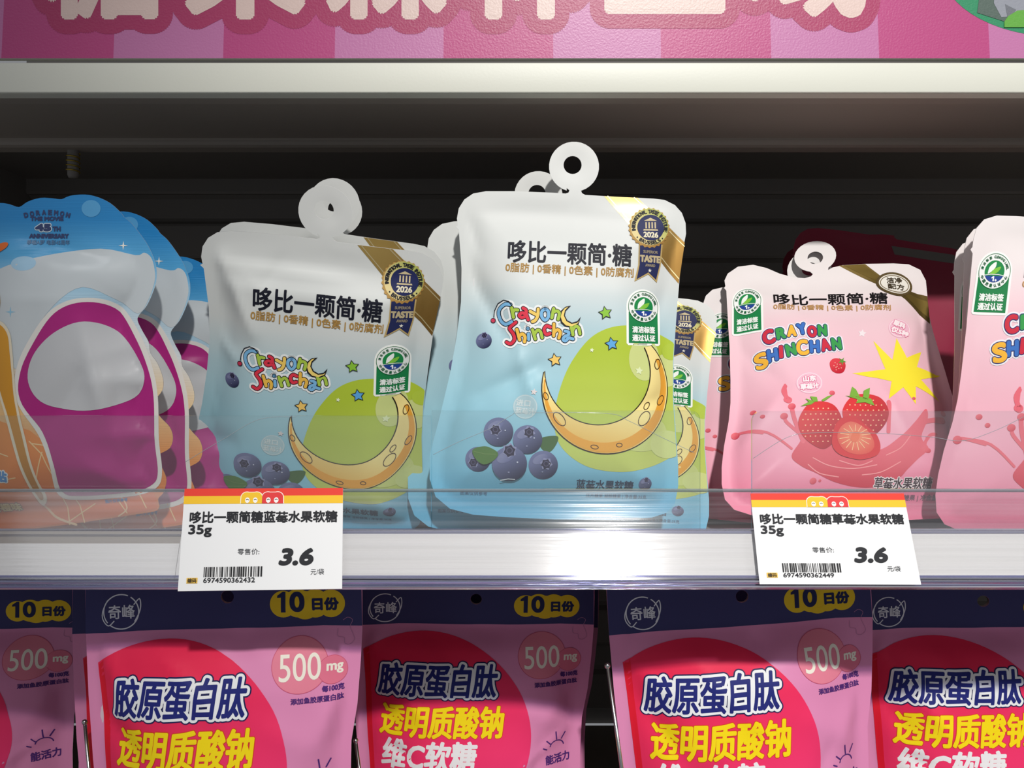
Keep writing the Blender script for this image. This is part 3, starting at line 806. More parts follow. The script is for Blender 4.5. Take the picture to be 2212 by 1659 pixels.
A.ellipse(*mo(160, 550), 5.8, 5.8, (22, 24, 34), 3, n=16); A.ellipse(*mo(160, 550), 4.4, 4.4, (196, 56, 84), 4, n=16)
A.stroke([mo(*p) for p in [(175, 470), (200, 330), (270, 190), (390, 125), (500, 160), (560, 250)]], 1.8, (22, 24, 34), 4)
BA['logo_lettering'] = (A, INK)
A = Art(PB_)     # award badge
A.poly([(1378, 528), (1430, 530), (1426, 575), (1417, 612), (1398, 595), (1367, 612), (1376, 575)], (186, 160, 104), 2)
A.poly([(1380, 526), (1427, 528), (1423, 575), (1415, 606), (1398, 591), (1372, 607), (1379, 575)], (36, 42, 84), 3)
A.poly(star(1401, 494, 45, 0.93, 26), (196, 160, 92), 4, grad=((160, 120, 60), (1370, 460), (1430, 530)))
A.ellipse(1402, 492, 40.5, 40.5, (226, 208, 150), 5, grad=((178, 186, 96), (1380, 510), (1430, 470)))
A.ellipse(1404, 494, 28.5, 28.5, (38, 44, 88), 6)
A.arctext('INTERNATIONAL TASTE INSTITUTE', 1402, 493, 34.5, -192, 12, 8.5, (40, 40, 46), 7, 0.5)
A.arctext('BRUSSELS', 1402, 493, 34.5, 125, 55, 8, (40, 40, 46), 7, 0.5, inward=True)
A.ellipse(1429, 517, 1.6, 1.6, (40, 40, 46), 7, n=8); A.ellipse(1375, 516, 1.6, 1.6, (40, 40, 46), 7, n=8)
G_ = (206, 190, 150)
A.poly([(1390, 479), (1404, 472), (1418, 479)], G_, 7)
for x in (1393, 1399.5, 1406, 1412.5): A.poly([(x, 482), (x+3, 482), (x+3, 496), (x, 496)], G_, 7)
A.poly([(1389, 498), (1419, 498), (1420, 501), (1388, 501)], G_, 7)
A.text('2026', 1404, 510, 32, 12.5, (232, 224, 196), 7, bold=0.7, rotd=1)
A.text('SUPERIOR', 1403, 547, 32, 6.5, (150, 138, 116), 4, bold=0.3, rotd=2); A.text('TASTE', 1402, 562, 45, 16, (188, 172, 136), 4, bold=1.3, rotd=2)
A.text('AWARD', 1402, 576, 22, 6.5, (150, 138, 116), 4, bold=0.3, rotd=2); A.poly(star(1401, 587, 4.5, 0.42), (226, 222, 210), 4)
BA['award_badge'] = (A, INK)
BA['certification_label'] = (cert_label(PB_, 1386.5, 666, 77), INK)
def rclip(pts, f):
    return [(min(x, f(y)), y) for x, y in pts]
redge = lambda y: np.interp(y, [700, 780, 860, 937, 1005, 1050], [1458.5, 1453.5, 1453.5, 1458.5, 1463, 1463])
A = Art(PB_)     # moon picture
A.poly(rclip(spline([(1345, 707), (1420, 722), (1470, 760), (1500, 860), (1490, 960), (1455, 985), (1400, 1008), (1334, 1018), (1262, 1005), (1210, 965), (1195, 912), (1205, 850), (1232, 785), (1280, 728)], 8), redge), (178, 200, 62), 0, grad=((196, 208, 110), (1300, 760), (1340, 1010)))
A.poly(rclip(ell(1388, 778, 34, 46, 0, 30), redge), (206, 216, 140), 1); A.poly(rclip(ell(1440, 800, 34, 36, 0, 30), redge), (206, 216, 140), 1.3)
A.poly(rclip(ell(1450, 760, 22, 18, 0, 24), redge), (180, 202, 70), 2); A.ellipse(1380, 935, 60, 40, (202, 212, 130), 1.5); A.poly(rclip(ell(1440, 960, 40, 30, 0, 24), redge), (206, 216, 140), 1.7)
def crescent(g=0.0):
    a = ell(1305, 843, 136+g, 136+g, 0, 46, -44, 195)   # from upper right round the bottom to the left tip
    b = ell(1288, 806, 113-g, 113-g, 0, 40, 181, -28)
    return np.concatenate([a, b])
A.poly(crescent(1.6), (44, 34, 26), 3)
A.poly(crescent(-0.6), (232, 182, 84), 4, grad=((246, 226, 150), (1330, 985), (1350, 900), 'lin'))
A.poly(np.concatenate([ell(1305, 843, 133, 133, 0, 40, -30, 188), ell(1300, 832, 124, 124, 0, 40, 186, -26)]), (232, 166, 62), 5)
for (x, y, rx, ry, ro) in ((1177, 858, 5, 8, -20), (1206, 906, 9, 17, -40), (1416, 788, 6, 11, 10), (1424, 865, 6, 12, 30), (1392, 878, 5, 9, 30), (1386, 905, 10, 17, 35), (1332, 961, 6, 4, 0), (1280, 965, 8, 4, 10)):
    A.ring(x, y, rx, 1.6, (70, 46, 22), 6, ry=ry, rotd=ro, n=20)
BA['moon_picture'] = (A, INK)
for i_, (x, y, r, c) in enumerate(((1304, 681, 14, (140, 196, 62)), (1317, 747, 14, (96, 170, 226)), (1197, 781, 14, (244, 204, 110)))):
    A = Art(PB_); A.poly(star(x, y, r+1.8, .52, rotd=-100), (38, 40, 46), 3); A.poly(star(x, y, r-1.2, .5, rotd=-100), c, 4)
    BA['star_print#%d' % i_] = (A, INK)
for i_, (x, y, r, c) in enumerate(((1275, 760, 5, (236, 244, 210)), (1376, 803, 9, (228, 238, 190)), (1152, 849, 7, (222, 214, 214)))):
    A = Art(PB_); A.poly(star(x, y, r, .5, rotd=-80), c, 3); BA['small_star_print#%d' % i_] = (A, INK)
A = Art(PB_)     # fruit
A.poly(spline([(1163, 950), (1178, 943), (1203, 943), (1198, 962), (1184, 976), (1168, 968)], 5), (70, 104, 56), 1)
blueberry(A, 1172, 1003, 31, 1.2, (0.2, -0.1), 1); blueberry(A, 1034, 991, 27, 1.4, (-0.35, 0.25), 2)
blueberry(A, 1139, 949, 31, 6, (0.1, -0.5), 3); blueberry(A, 1078, 933, 31, 7, (-0.2, -0.15), 4)
A.poly(spline([(1024, 972), (1044, 964), (1060, 966), (1077, 978), (1068, 992), (1048, 1001), (1032, 992)], 5), (84, 122, 58), 12)
A.stroke([(1028, 975), (1050, 980), (1072, 980)], 1, (120, 150, 84), 13)
blueberry(A, 1101, 1000, 37, 8, (0.0, -0.75), 5)
A.stroke([(1082, 1033), (1098, 1030), (1112, 1031)], 1.8, (225, 232, 240), 12.5)
BA['blueberry_picture'] = (A, INK)
A = Art(PB_); blueberry(A, 1046, 738, 17, 1, (0.1, -0.7), 6); BA['small_blueberry_print'] = (A, INK)
A = Art(PB_); blueberry(A, 1390, 1044, 14, 1, (0.1, -0.7), 7); BA['small_blueberry_print#1'] = (A, INK)
A = Art(PB_)
A.ellipse(1134, 880, 26, 26, (176, 205, 214), 0.2); A.ring(1134, 880, 24, 1.2, (206, 222, 226), 0.4)
A.text('进口', 1130, 872, 30, 14, (214, 226, 228), 0.6, bold=0.4, rotd=5); A.text('蓝莓汁', 1134, 889, 42, 14, (214, 226, 228), 0.6, bold=0.4, rotd=5)
BA['juice_claim_print'] = (A, INK)

def blue_col(uv):
    h = uv[:, 1]/0.165
    return grad_stops(h, [(-.1, (96, 176, 216)), (0.06, (104, 184, 222)), (0.18, (134, 194, 218)), (0.42, (160, 206, 220)), (0.62, (178, 206, 214)), (0.78, (212, 216, 214)), (1.3, (222, 223, 220))])

# ---------------------------------------------------------------- strawberry pouch (reference: the pink one leaning back)
PP = Pose(on_plane(1833, 1122, 0.108), 27, -3)
pink_px = [(1572, 591), (1594, 576), (1627, 572), (1656, 579), (1684, 591), (1713, 599), (1738, 601), (1752, 597), (1756, 592), (1750, 587)]
pink_px += [tuple(p) for p in ell(1761, 554, 45.5, 33, -8, 26, 108, 417)]+[(1789, 583), (1798, 578), (1820, 573), (1869, 570), (1930, 569), (1963, 571), (1988, 583), (2000, 606), (2003, 636), (2006, 677), (2015, 714), (2027, 755), (2041, 800), (2053, 841), (2068, 886), (2082, 927), (2097, 972), (2107, 1018), (2108, 1054), (2099, 1083), (2082, 1104), (2049, 1119), (1940, 1124), (1760, 1124), (1640, 1118), (1586, 1101), (1566, 1079), (1559, 1046), (1559, 1009), (1564, 964), (1574, 911), (1578, 870), (1578, 821), (1576, 747), (1572, 685), (1569, 628), (1564, 622), (1567, 618), (1565, 606)]
pink2_px = [(1567, 606), (1570, 588), (1582, 574), (1604, 567), (1640, 566), (1762, 567), (1768, 565), (1770, 560), (1766, 556)]+[tuple(p) for p in ell(1782, 517, 47, 42, 0, 26, 108, 432)]+[(1797, 556), (1793, 561), (1796, 566), (1802, 568), (1820, 568), (1869, 569)]+pink_px[pink_px.index((1930, 569)):]
pink2_px = [p for p in pink2_px if p != (1565, 606)]
PINK2_OUT = PP.uv(pink2_px); PINK2_HOLE = PP.uv(ell(1782, 517, 17, 14.5, 0, 20))[::-1]
PINK_OUT = PP.uv(pink_px); PINK_HOLE = PP.uv(ell(1761, 557, 17, 13.5, -8, 20))[::-1]
print('HEIGHT blue', pouch_height(BLUE_OUT), BLUE_OUT[:, 0].min(), BLUE_OUT[:, 0].max(), 'pink', pouch_height(PINK_OUT), PINK_OUT[:, 0].min(), PINK_OUT[:, 0].max())
PK = {}
A = Art(PP)
A.poly([(1812, 574), (1869, 570.5), (1905, 600), (1951, 628), (2003, 640), (2009, 700), (1951, 652), (1894, 618)], (176, 150, 86), 0, grad=((120, 100, 52), (1850, 575), (2000, 690)))
A.poly([(1822, 573.5), (1864, 571), (1905, 605), (1955, 636), (2003, 652), (2007, 688), (1951, 644), (1894, 610)], (158, 134, 70), 1)
PK['gold_ribbon_print'] = (A, FOIL)
A = Art(PP)
A.poly(ell(1930, 618, 40, 29, 8, 40)*1.0, (88, 72, 44), 2)
sc = ell(1930, 618, 39, 28, 8, 56); sc2 = ell(1930, 618, 36, 25.5, 8, 56); mix = np.where((np.arange(56) % 2 == 0)[:, None], sc, sc2)
A.poly(mix, (96, 80, 50), 3); A.ellipse(1930, 618, 34, 24, (236, 232, 222), 4, rotd=8); A.ring(1930, 618, 30.5, 1.6, (110, 90, 56), 5, ry=21, rotd=8)
A.text('洁净', 1930, 609, 34, 15, (66, 54, 36), 6, bold=0.4); A.text('配方', 1932, 626, 36, 15, (66, 54, 36), 6, bold=0.4, rotd=4)
PK['recipe_badge'] = (A, INK)
A = Art(PP)
A.text('哆比一颗简·糖', 1789, 654, 243, 29, (30, 26, 28), 1, bold=0.75, rotd=0.3, nb=8)
A.text('0脂肪 | 0香精 | 0色素 | 0防腐剂', 1791, 676, 250, 16, (190, 146, 96), 1, bold=0.4, rotd=1.2)
A.text('草莓水果软糖', 1940, 1054, 124, 21, (66, 44, 52), 1, bold=0.5, outline=[(1.6, (240, 226, 228))])
A.text('凝胶糖果 | 净含量:35克', 1985, 1080, 126, 12, (120, 70, 90), 1, bold=0.2)
PK['lettering'] = (A, INK)
A = Art(PP)
for (w_, cxs, cys, cols, sz) in (('CRAYON', (1655, 1680, 1702, 1723, 1745, 1767), (740, 735, 731, 727, 733, 730), 'rgyblg', 26), ('SHINCHAN', (1641, 1663, 1680, 1700, 1724, 1750, 1773, 1797), (788, 780, 775, 772, 768, 766, 762, 759), 'ybrgybrg', 28)):
    cm = {'r': (206, 50, 70), 'g': (62, 158, 82), 'y': (244, 184, 62), 'b': (64, 116, 194), 'l': (206, 50, 70)}
    for i, ch in enumerate(w_):
        big = 1.25 if i == 0 or (w_ == 'SHINCHAN' and i == 4) else 1.0
        ww = sz*0.62*big if ch != 'I' else sz*0.14
        A.text(ch, cxs[i], cys[i], ww+4.5, sz*big, cm[cols[i]], 1, bold=2.3, rotd=-8+(i % 3-1)*5, outline=[(4.2, (240, 240, 246)), (1.5, (44, 52, 112))], nb=8)
PK['logo_lettering'] = (A, INK)
PK['certification_label'] = (cert_label(PP, 1613, 655, 66), INK)
A = Art(PP)     # starburst
pts = []
for i, (x, y) in enumerate([(1876, 752), (1915, 795), (1925, 747), (1946, 790), (1984, 768), (1970, 806), (2032, 812), (1978, 834), (2024, 874), (1964, 852), (1962, 892), (1936, 856), (1904, 882), (1912, 842), (1830, 823), (1900, 815)]):
    pts.append((x, y))
A.poly(pts, (250, 232, 60), 0.3)
PK['starburst_print'] = (A, INK)
A = Art(PP); A.poly(star(1853, 735, 9, .5, rotd=-80), (244, 232, 236), 0.3); PK['small_star_print'] = (A, INK)
A = Art(PP)     # splash and strawberries
RED = (232, 112, 126)
A.poly(spline([(1700, 1000), (1720, 965), (1722, 930), (1745, 960), (1800, 985), (1880, 990), (1930, 960), (1960, 930), (1985, 900), (1990, 920), (1975, 960), (1990, 985), (1965, 1010), (1945, 1030), (1930, 1045), (1890, 1060), (1840, 1062), (1790, 1052), (1750, 1034), (1720, 1020)], 6), RED, 0.5, grad=((206, 62, 80), (1850, 960), (1850, 1060)))
for P_, w_ in (([(1724, 970), (1706, 925), (1700, 900)], 9), ([(1724, 960), (1690, 930), (1686, 918)], 7), ([(1640, 948), (1600, 940), (1592, 943)], 6), ([(1600, 940), (1650, 948), (1700, 985)], 5), ([(1960, 950), (1990, 925), (2030, 918)], 8), ([(1990, 925), (2020, 915), (2032, 912)], 10), ([(1975, 985), (1995, 955), (2010, 950)], 7), ([(1980, 990), (1988, 960)], 5), ([(1905, 950), (1906, 900), (1904, 888)], 8), ([(1688, 850), (1684, 862), (1692, 880)], 9), ([(1688, 846), (1690, 884)], 5), ([(1690, 880), (1694, 882)], 14)):
    A.stroke(spline(P_, 4, closed=False), w_, RED, 0.7)
for (x, y, r) in ((1588, 943, 9), (1623, 900, 6), (1640, 914, 5), (2033, 898, 7), (2030, 915, 8), (1785, 868, 6), (1988, 990, 7), (1748, 1050, 7), (1762, 1050, 3), (1700, 896, 8), (1684, 916, 8), (1958, 880, 4)):
    A.ellipse(x, y, r, r*.85, (232, 110, 122), 0.9, n=18, grad=((206, 70, 88), (x-r*.3, y-r*.3), (x+r*.6, y+r*.7)))
def strawberry(cx, cy, rx, ry, ly, seed):
    A.poly(spline([(cx-rx, cy-ry*.25), (cx-rx*.6, cy-ry*.85), (cx, cy-ry), (cx+rx*.65, cy-ry*.8), (cx+rx, cy-ry*.15), (cx+rx*.8, cy+ry*.5), (cx+rx*.2, cy+ry), (cx-rx*.45, cy+ry*.75), (cx-rx*.9, cy+ry*.3)], 6), (220, 58, 62), ly, grad=((166, 26, 44), (cx-rx*.5, cy-ry*.4), (cx+rx*.8, cy+ry*.8)))
    rs = random.Random(seed)
    for j in range(-4, 5):
        for i in range(-4, 5):
            x = i*rx*.23+(j % 2)*rx*.11; y = j*ry*.23
            if (x/rx)**2+(y/ry)**2 < .74: A.ellipse(cx+x, cy+y, 1.7, 1.5, (250, 188, 150), ly+1, n=6)
strawberry(1856, 915, 49, 46, 2, 1); strawberry(1760, 937, 46, 50, 3.2, 2)
LG = (126, 176, 66)
for pts in ([(1822, 875), (1828, 854), (1836, 860), (1845, 878)], [(1850, 880), (1853, 862), (1866, 856), (1864, 875), (1860, 884)], [(1812, 874), (1845, 876), (1868, 880), (1875, 895), (1855, 888), (1835, 890), (1840, 882)], [(1738, 876), (1752, 878), (1754, 888), (1744, 888)], [(1762, 884), (1775, 876), (1786, 873), (1772, 884), (1764, 888)], [(1718, 897), (1735, 888), (1728, 880), (1748, 888), (1740, 894)]):
    A.poly(pts, LG, 5)
A.poly(spline([(1784, 965), (1792, 935), (1815, 918), (1840, 925), (1860, 940), (1878, 955), (1887, 980), (1880, 1000), (1850, 1010), (1825, 1008), (1800, 1000), (1786, 985)], 6), (214, 50, 56), 6)
A.poly(spline([(1795, 965), (1802, 942), (1822, 930), (1845, 937), (1866, 956), (1874, 980), (1862, 996), (1835, 1000), (1808, 990)], 6), (240, 150, 116), 7, grad=((222, 72, 66), (1834, 960), (1876, 990), 'rad'))
for i in range(15):
    a = i*0.42+0.1; A.stroke([(1833+14*math.cos(a), 962+12*math.sin(a)), (1833+34*math.cos(a), 964+28*math.sin(a))], 1.5, (250, 196, 150), 8, caps=False)
A.ellipse(1833, 962, 9, 13, (232, 120, 90), 8.5, rotd=25, n=20)
for P_ in ([(1745, 1005), (1780, 1022), (1830, 1028), (1880, 1020)], [(1735, 1018), (1760, 1036), (1800, 1044)], [(1900, 1000), (1930, 985), (1950, 960)], [(1850, 1040), (1890, 1034), (1930, 1014)], [(1800, 1012), (1840, 1022), (1870, 1012)]):
    A.stroke(spline(P_, 4, closed=False), 2, (246, 150, 154), 1.5)
PK['strawberry_picture'] = (A, INK)
A = Art(PP); strawberry_small(A, 1799, 807, 17, 1); PK['small_strawberry_print'] = (A, INK)
A = Art(PP); strawberry_small(A, 2029, 1050, 14, 1); PK['small_strawberry_print#1'] = (A, INK)
for (x, y, r, t1, t2, ro) in ((1738, 845, 28, '山东', '草莓汁', -4), (1933, 724, 25, '原料', '仅5种', 18)):
    A = Art(PP)
    A.ellipse(x, y, r, r*.86, (240, 190, 208), 0.3); A.ring(x, y, r-2.5, 1.4, (250, 226, 232), 0.5, ry=r*.86-2.5)
    A.text(t1, x, y-9, 28, 14, (252, 236, 240), 0.8, bold=0.9, rotd=ro, outline=[(1.2, (224, 120, 156))]); A.text(t2, x, y+8, 40, 14, (252, 236, 240), 0.8, bold=0.9, rotd=ro, outline=[(1.2, (224, 120, 156))])
    PK['round_claim_print#%d' % x] = (A, INK)
def pink_col(uv):
    h = uv[:, 1]/0.155
    return grad_stops(h, [(-.1, (238, 118, 152)), (0.05, (240, 128, 160)), (0.2, (240, 158, 182)), (0.55, (242, 190, 204)), (0.78, (240, 204, 212)), (0.93, (236, 226, 226)), (1.2, (236, 232, 230))])

# ---------------------------------------------------------------- die-cut orange pouch (reference: the one at the far left)
PO = Pose(on_plane(120, 1140, 0.078), -6, 0, 0)
def c1(x, y): return (x*0.4582, 400+y*0.4582)
orange_px = [c1(*p) for p in [(-130, 120), (-60, 95), (0, 84), (45, 90), (90, 103), (130, 78), (190, 60), (250, 62), (290, 66), (330, 50), (400, 44), (460, 56), (520, 85), (570, 130), (585, 150), (620, 180), (660, 230), (700, 290), (733, 370), (738, 440), (722, 500), (690, 570), (655, 612), (648, 640), (672, 690), (700, 740), (708, 790), (742, 840), (768, 910), (766, 965), (735, 1010), (735, 1060), (762, 1100), (800, 1140), (815, 1190), (800, 1240), (752, 1268), (742, 1290), (768, 1340), (785, 1390), (770, 1450), (745, 1480), (745, 1530), (640, 1552), (300, 1602), (100, 1625), (-60, 1640), (-180, 1600), (-200, 1200), (-190, 800), (-170, 400)]]
ORANGE_OUT = PO.uv(spline(orange_px, 3))
OR = {}
A = Art(PO)
# orange slices at the foot
A.poly([c1(*p) for p in [(-150, 1050), (0, 1090), (60, 1105), (190, 1140), (240, 1180), (290, 1240), (310, 1440), (520, 1440), (720, 1440), (738, 1478), (738, 1524), (640, 1545), (300, 1595), (100, 1618), (-60, 1630), (-170, 1590)]], (240, 150, 60), 0.3, grad=((232, 120, 66), c1(100, 1100), c1(300, 1600)))
for (x, y, rx, ry) in ((230, 1330, 90, 170), (480, 1560, 250, 120), (-40, 1500, 150, 210)):
    pass
for P_ in ([(190, 1190), (250, 1250), (290, 1340)], [(200, 1200), (300, 1215)], [(250, 1240), (200, 1420)], [(300, 1350), (330, 1600)], [(370, 1480), (400, 1590)], [(560, 1490), (600, 1545)], [(650, 1440), (690, 1520)], [(450, 1500), (320, 1590)], [(20, 1380), (120, 1360)], [(-20, 1230), (90, 1260)]):
    A.stroke([c1(*p) for p in P_], 2.4, (252, 212, 150), 0.8)
A.stroke(spline([c1(*p) for p in [(200, 1480), (260, 1560), (360, 1600)]], 4, closed=False), 5, (246, 206, 160), 0.9)
A.stroke(spline([c1(*p) for p in [(560, 1450), (600, 1520), (560, 1560)]], 4, closed=False), 3, (250, 206, 160), 0.9)
OR['orange_slice_picture'] = (A, INK_GLOSS)
A = Art(PO)
A.poly(spline([c1(*p) for p in [(640, 330), (680, 318), (712, 340), (728, 390), (730, 450), (700, 540), (650, 605), (560, 540), (420, 480), (300, 560), (180, 720), (120, 860), (60, 760), (-20, 640), (-60, 480), (0, 400), (240, 330), (480, 300)]], 4), (206, 214, 218), 0.1)
for (x, y, r) in ((583, 285, 22), (90, 595, 26), (838, 617, 0.1)):
    p = c1(x, y); A.poly(star(p[0], p[1], r*.4582, 0.22, 4, 0), (150, 200, 226) if x < 500 else (244, 244, 236), 0.6)
A.ellipse(*c1(430, 110), 45*.4582, 40*.4582, (92, 170, 222), 0.4); A.ellipse(*c1(130, 370), 60*.4582, 34*.4582, (170, 210, 236), 0.4)
OR['cloud_print'] = (A, INK_GLOSS)
A = Art(PO)     # large plain magenta panel in place of the figure
A.poly(spline([c1(*p) for p in [(420, 530), (560, 560), (660, 700), (720, 860), (745, 1000), (750, 1200), (765, 1350), (740, 1425), (640, 1462), (400, 1478), (300, 1450), (285, 1300), (230, 1160), (120, 1000), (120, 860), (180, 720), (290, 580)]], 6), (236, 232, 226), 1.2)
A.poly(spline([c1(*p) for p in [(420, 550), (550, 580), (640, 720), (700, 870), (725, 1000), (730, 1200), (745, 1350), (720, 1410), (630, 1440), (400, 1455), (320, 1430), (305, 1300), (250, 1150), (140, 1000), (140, 870), (200, 740), (300, 600)]], 6), (178, 34, 128), 2.3)
A.poly(spline([c1(*p) for p in [(430, 640), (560, 690), (660, 830), (680, 930), (620, 1010), (440, 1050), (260, 1020), (180, 920), (200, 800), (300, 690)]], 6), (200, 202, 205), 3.6)
OR['plain_magenta_panel'] = (A, INK_GLOSS)
A = Art(PO)     # golden paddle shape
A.poly(spline([c1(*p) for p in [(45, 640), (90, 690), (105, 790), (110, 870), (125, 1000), (175, 1180), (225, 1380), (245, 1450), (225, 1495), (200, 1480), (130, 1250), (60, 1040), (0, 900), (-40, 760), (0, 655)]], 5), (238, 226, 200), 4.2)
A.poly(spline([c1(*p) for p in [(40, 655), (80, 700), (92, 790), (100, 870), (115, 1005), (165, 1190), (215, 1385), (230, 1450), (215, 1470), (195, 1420), (110, 1140), (50, 980), (10, 860), (-20, 760), (5, 670)]], 5), (226, 160, 44), 5.4, grad=((196, 132, 40), c1(40, 700), c1(200, 1400)))
A.poly(spline([c1(*p) for p in [(-60, 480), (10, 495), (35, 540), (25, 600), (-20, 640), (-80, 630)]], 5), (232, 180, 70), 2.9); A.poly(spline([c1(*p) for p in [(-60, 500), (0, 510), (20, 545), (12, 590), (-20, 620), (-80, 610)]], 5), (120, 126, 52), 3.1)
A.poly(spline([c1(*p) for p in [(-20, 290), (20, 272), (45, 275), (42, 295), (10, 315), (-20, 320)]], 5), (226, 110, 40), 2.9)
OR['golden_stick_print'] = (A, INK_GLOSS)
A = Art(PO)
nv = (58, 72, 116); wo = [(1.8, (214, 232, 242))]
A.arctext('DORAEMON', 102, 640, 181, -104.5, -75.5, 12, nv, 1.2, 1.0, cw=0.8)
A.text('THE MOVIE', *c1(222, 158), 72, 10, nv, 1.2, bold=0.9); A.text('45', *c1(205, 200), 35, 17, nv, 1.2, bold=2.0, outline=wo); A.text('TH', *c1(268, 206), 18, 11, nv, 1.2, bold=1.0)
A.text('ANNIVERSARY', *c1(232, 240), 86, 11, nv, 1.2, bold=1.0); A.text('哆啦A梦 电影45周年', *c1(232, 270), 90, 11, (90, 130, 170), 1.2, bold=0.3)
A.text('香橙味', *c1(40, 1512), 66, 20, (232, 206, 130), 1.2, bold=0.9, rotd=-3, outline=[(1.8, (160, 110, 50))])
A.text('图片仅供参考', *c1(550, 1485), 48, 9, (60, 130, 200), 1.8, bold=0.2, rotd=-5)
A.text('相贴', *c1(28, 1352), 52, 24, (90, 150, 210), 1.6, bold=1.6, rotd=4, outline=[(2.5, (240, 240, 236))])
OR['lettering'] = (A, INK_GLOSS)
def orange_col(uv):
    h = uv[:, 1]/0.158
    return grad_stops(h, [(-.1, (214, 120, 70)), (0.1, (228, 132, 70)), (0.26, (236, 150, 70)), (0.42, (240, 206, 150)), (0.6, (226, 232, 234)), (0.78, (170, 212, 236)), (0.88, (92, 176, 226)), (1.0, (44, 140, 206)), (1.3, (40, 130, 200))])

# ---------------------------------------------------------------- big pink pouch of the row below
PC = Pose((on_plane(474, 1240, 0.034).x-0.003, 0.030, SH2+0.001), 0.8, -1.4)
def c5(x, y): return (x*0.3617, 1240+y*0.3617)
coll_px = [(186, 1238), (781, 1224), (783, 1280), (783, 1359), (779, 1430), (772, 1520), (759, 1600), (757, 1700), (762, 1850), (775, 2000), (786, 2080), (788, 2128), (770, 2142), (500, 2148), (220, 2152), (196, 2146), (184, 2110), (196, 2000), (206, 1850), (207, 1700), (201, 1640), (192, 1500), (187, 1359)]
COLL_OUT = PC.uv(coll_px); COLL_HOLE = PC.uv(ell(490, 1290, 14, 14, 0, 22))[::-1]
CO = {}
NAVY = (62, 61, 108)
A = Art(PC)
A.poly([(187, 1239), (780, 1225), (782.5, 1351), (700, 1349), (600, 1354), (480, 1358), (300, 1361), (187, 1368)], NAVY, 0, holes=[ell(490, 1290, 14.2, 14.2, 0, 22)[::-1]])
CO['navy_header'] = (A, INK)
A = Art(PC)
W_ = (228, 230, 240)
A.ring(265, 1320, 37, 2.6, W_, 1, n=40, a0=-58, a1=128); A.ring(265, 1320, 37, 2.6, W_, 1, n=40, a0=140, a1=292)
A.stroke(spline([(292, 1304), (303, 1292), (306, 1306), (303, 1322), (294, 1340)], 4, closed=False), 2.4, W_, 1); A.stroke(spline([(236, 1296), (226, 1318), (226, 1336), (238, 1350), (250, 1340)], 4, closed=False), 2.4, W_, 1)
A.text('奇峰', 266, 1320, 56, 30, W_, 1, bold=0.5, rotd=-2)
CO['logo'] = (A, INK)
A = Art(PC)
for (x, y, r) in ((613, 1304, 29), (645, 1302, 31), (682, 1302, 31), (716, 1302, 30), (660, 1306, 31)):
    A.ellipse(x, y, r, r, (238, 200, 44), 0.9+x*0.0002)
A.poly([(600, 1286), (612, 1277), (618, 1277), (618, 1322), (608, 1322), (608, 1290), (600, 1291)], (36, 40, 84), 1.8); A.text('0', 643, 1299, 33, 45, (36, 40, 84), 1.5, bold=2.6, rotd=-1); A.text('日份', 704, 1303, 58, 29, (36, 40, 84), 1.5, bold=1.8, rotd=-1)
CO['ten_day_badge'] = (A, INK)
a0 = math.degrees(math.atan2(1433-1638, 217-372)); 
arc = ell(372, 1638, 261, 261, 0, 60, a0, 90)
disc = [tuple(p) for p in arc]+[(330, 1899), (258, 1870), (247, 1820), (232, 1659), (221, 1500)]
A = Art(PC); A.poly(disc, (236, 44, 84), 0.6, grad=((246, 62, 122), (400, 1450), (560, 1800)))
A.poly([(217, 1433), (231, 1421), (246, 1659), (262, 1866), (258, 1870), (247, 1820), (232, 1659), (221, 1500)], (226, 30, 52), 0.9)
CO['red_disc'] = (A, INK)
A = Art(PC); nvb = (38, 44, 120)
A.text('胶原蛋白肽', 404, 1494, 290, 84, nvb, 1.4, bold=2.0, rotd=-2.0, skew=0.13, outline=[(8.6, (30, 34, 84)), (5.6, (240, 242, 244))], nb=8)
CO['title_lettering'] = (A, INK)
A = Art(PC)
A.text('透明质酸钠', 416, 1597, 300, 84, (250, 222, 24), 1.4, bold=2.3, rotd=-2.0, skew=0.13, outline=[(1.5, (214, 70, 40))], nb=8)
CO['second_title_lettering'] = (A, INK)
A = Art(PC)
A.text('维C软糖', 388, 1685, 232, 80, (240, 238, 240), 1.4, bold=2.4, rotd=-2.0, skew=0.13, nb=10)
CO['third_title_lettering'] = (A, INK)
A = Art(PC)
A.ellipse(655, 1428, 58, 58, (232, 134, 156), 0.7); A.ring(655, 1428, 58, 1.2, (206, 90, 120), 0.9, n=44); A.ellipse(722, 1441, 30, 30, (228, 120, 146), 1.1); A.ring(722, 1441, 30, 1.0, (206, 90, 120), 1.2, n=30)
A.text('500', 655, 1432, 86, 56, (246, 240, 226), 1.4, bold=0.4, rotd=-2); A.text('mg', 726, 1439, 34, 22, (246, 240, 226), 1.4, bold=1.0)
CO['dose_badge'] = (A, INK)
A = Art(PC); pu = (84, 46, 120)
A.text('每100克', 723, 1479, 44, 14, pu, 1, bold=0.7, rotd=-2); A.text('添加鱼胶原蛋白肽', 691, 1500, 106, 13.5, pu, 1, bold=0.5, rotd=-2)
CO['small_lettering'] = (A, INK)
A = Art(PC)
A.stroke(ell(697, 1668, 17, 17, 0, 16, 190, 350), 2.6, pu, 1)
for (x0, y0, x1, y1) in ((694, 1628, 696, 1648), (717, 1632, 708, 1648), (672, 1650, 681, 1658), (664, 1668, 672, 1672)): A.stroke([(x0, y0), (x1, y1)], 3, pu, 1)
CO['sun_doodle'] = (A, INK)
A = Art(PC)
A.text('能活力', 700, 1700, 60, 26, pu, 1, bold=0.8, rotd=-4)
CO['slogan_lettering'] = (A, INK)
A = Art(PC)
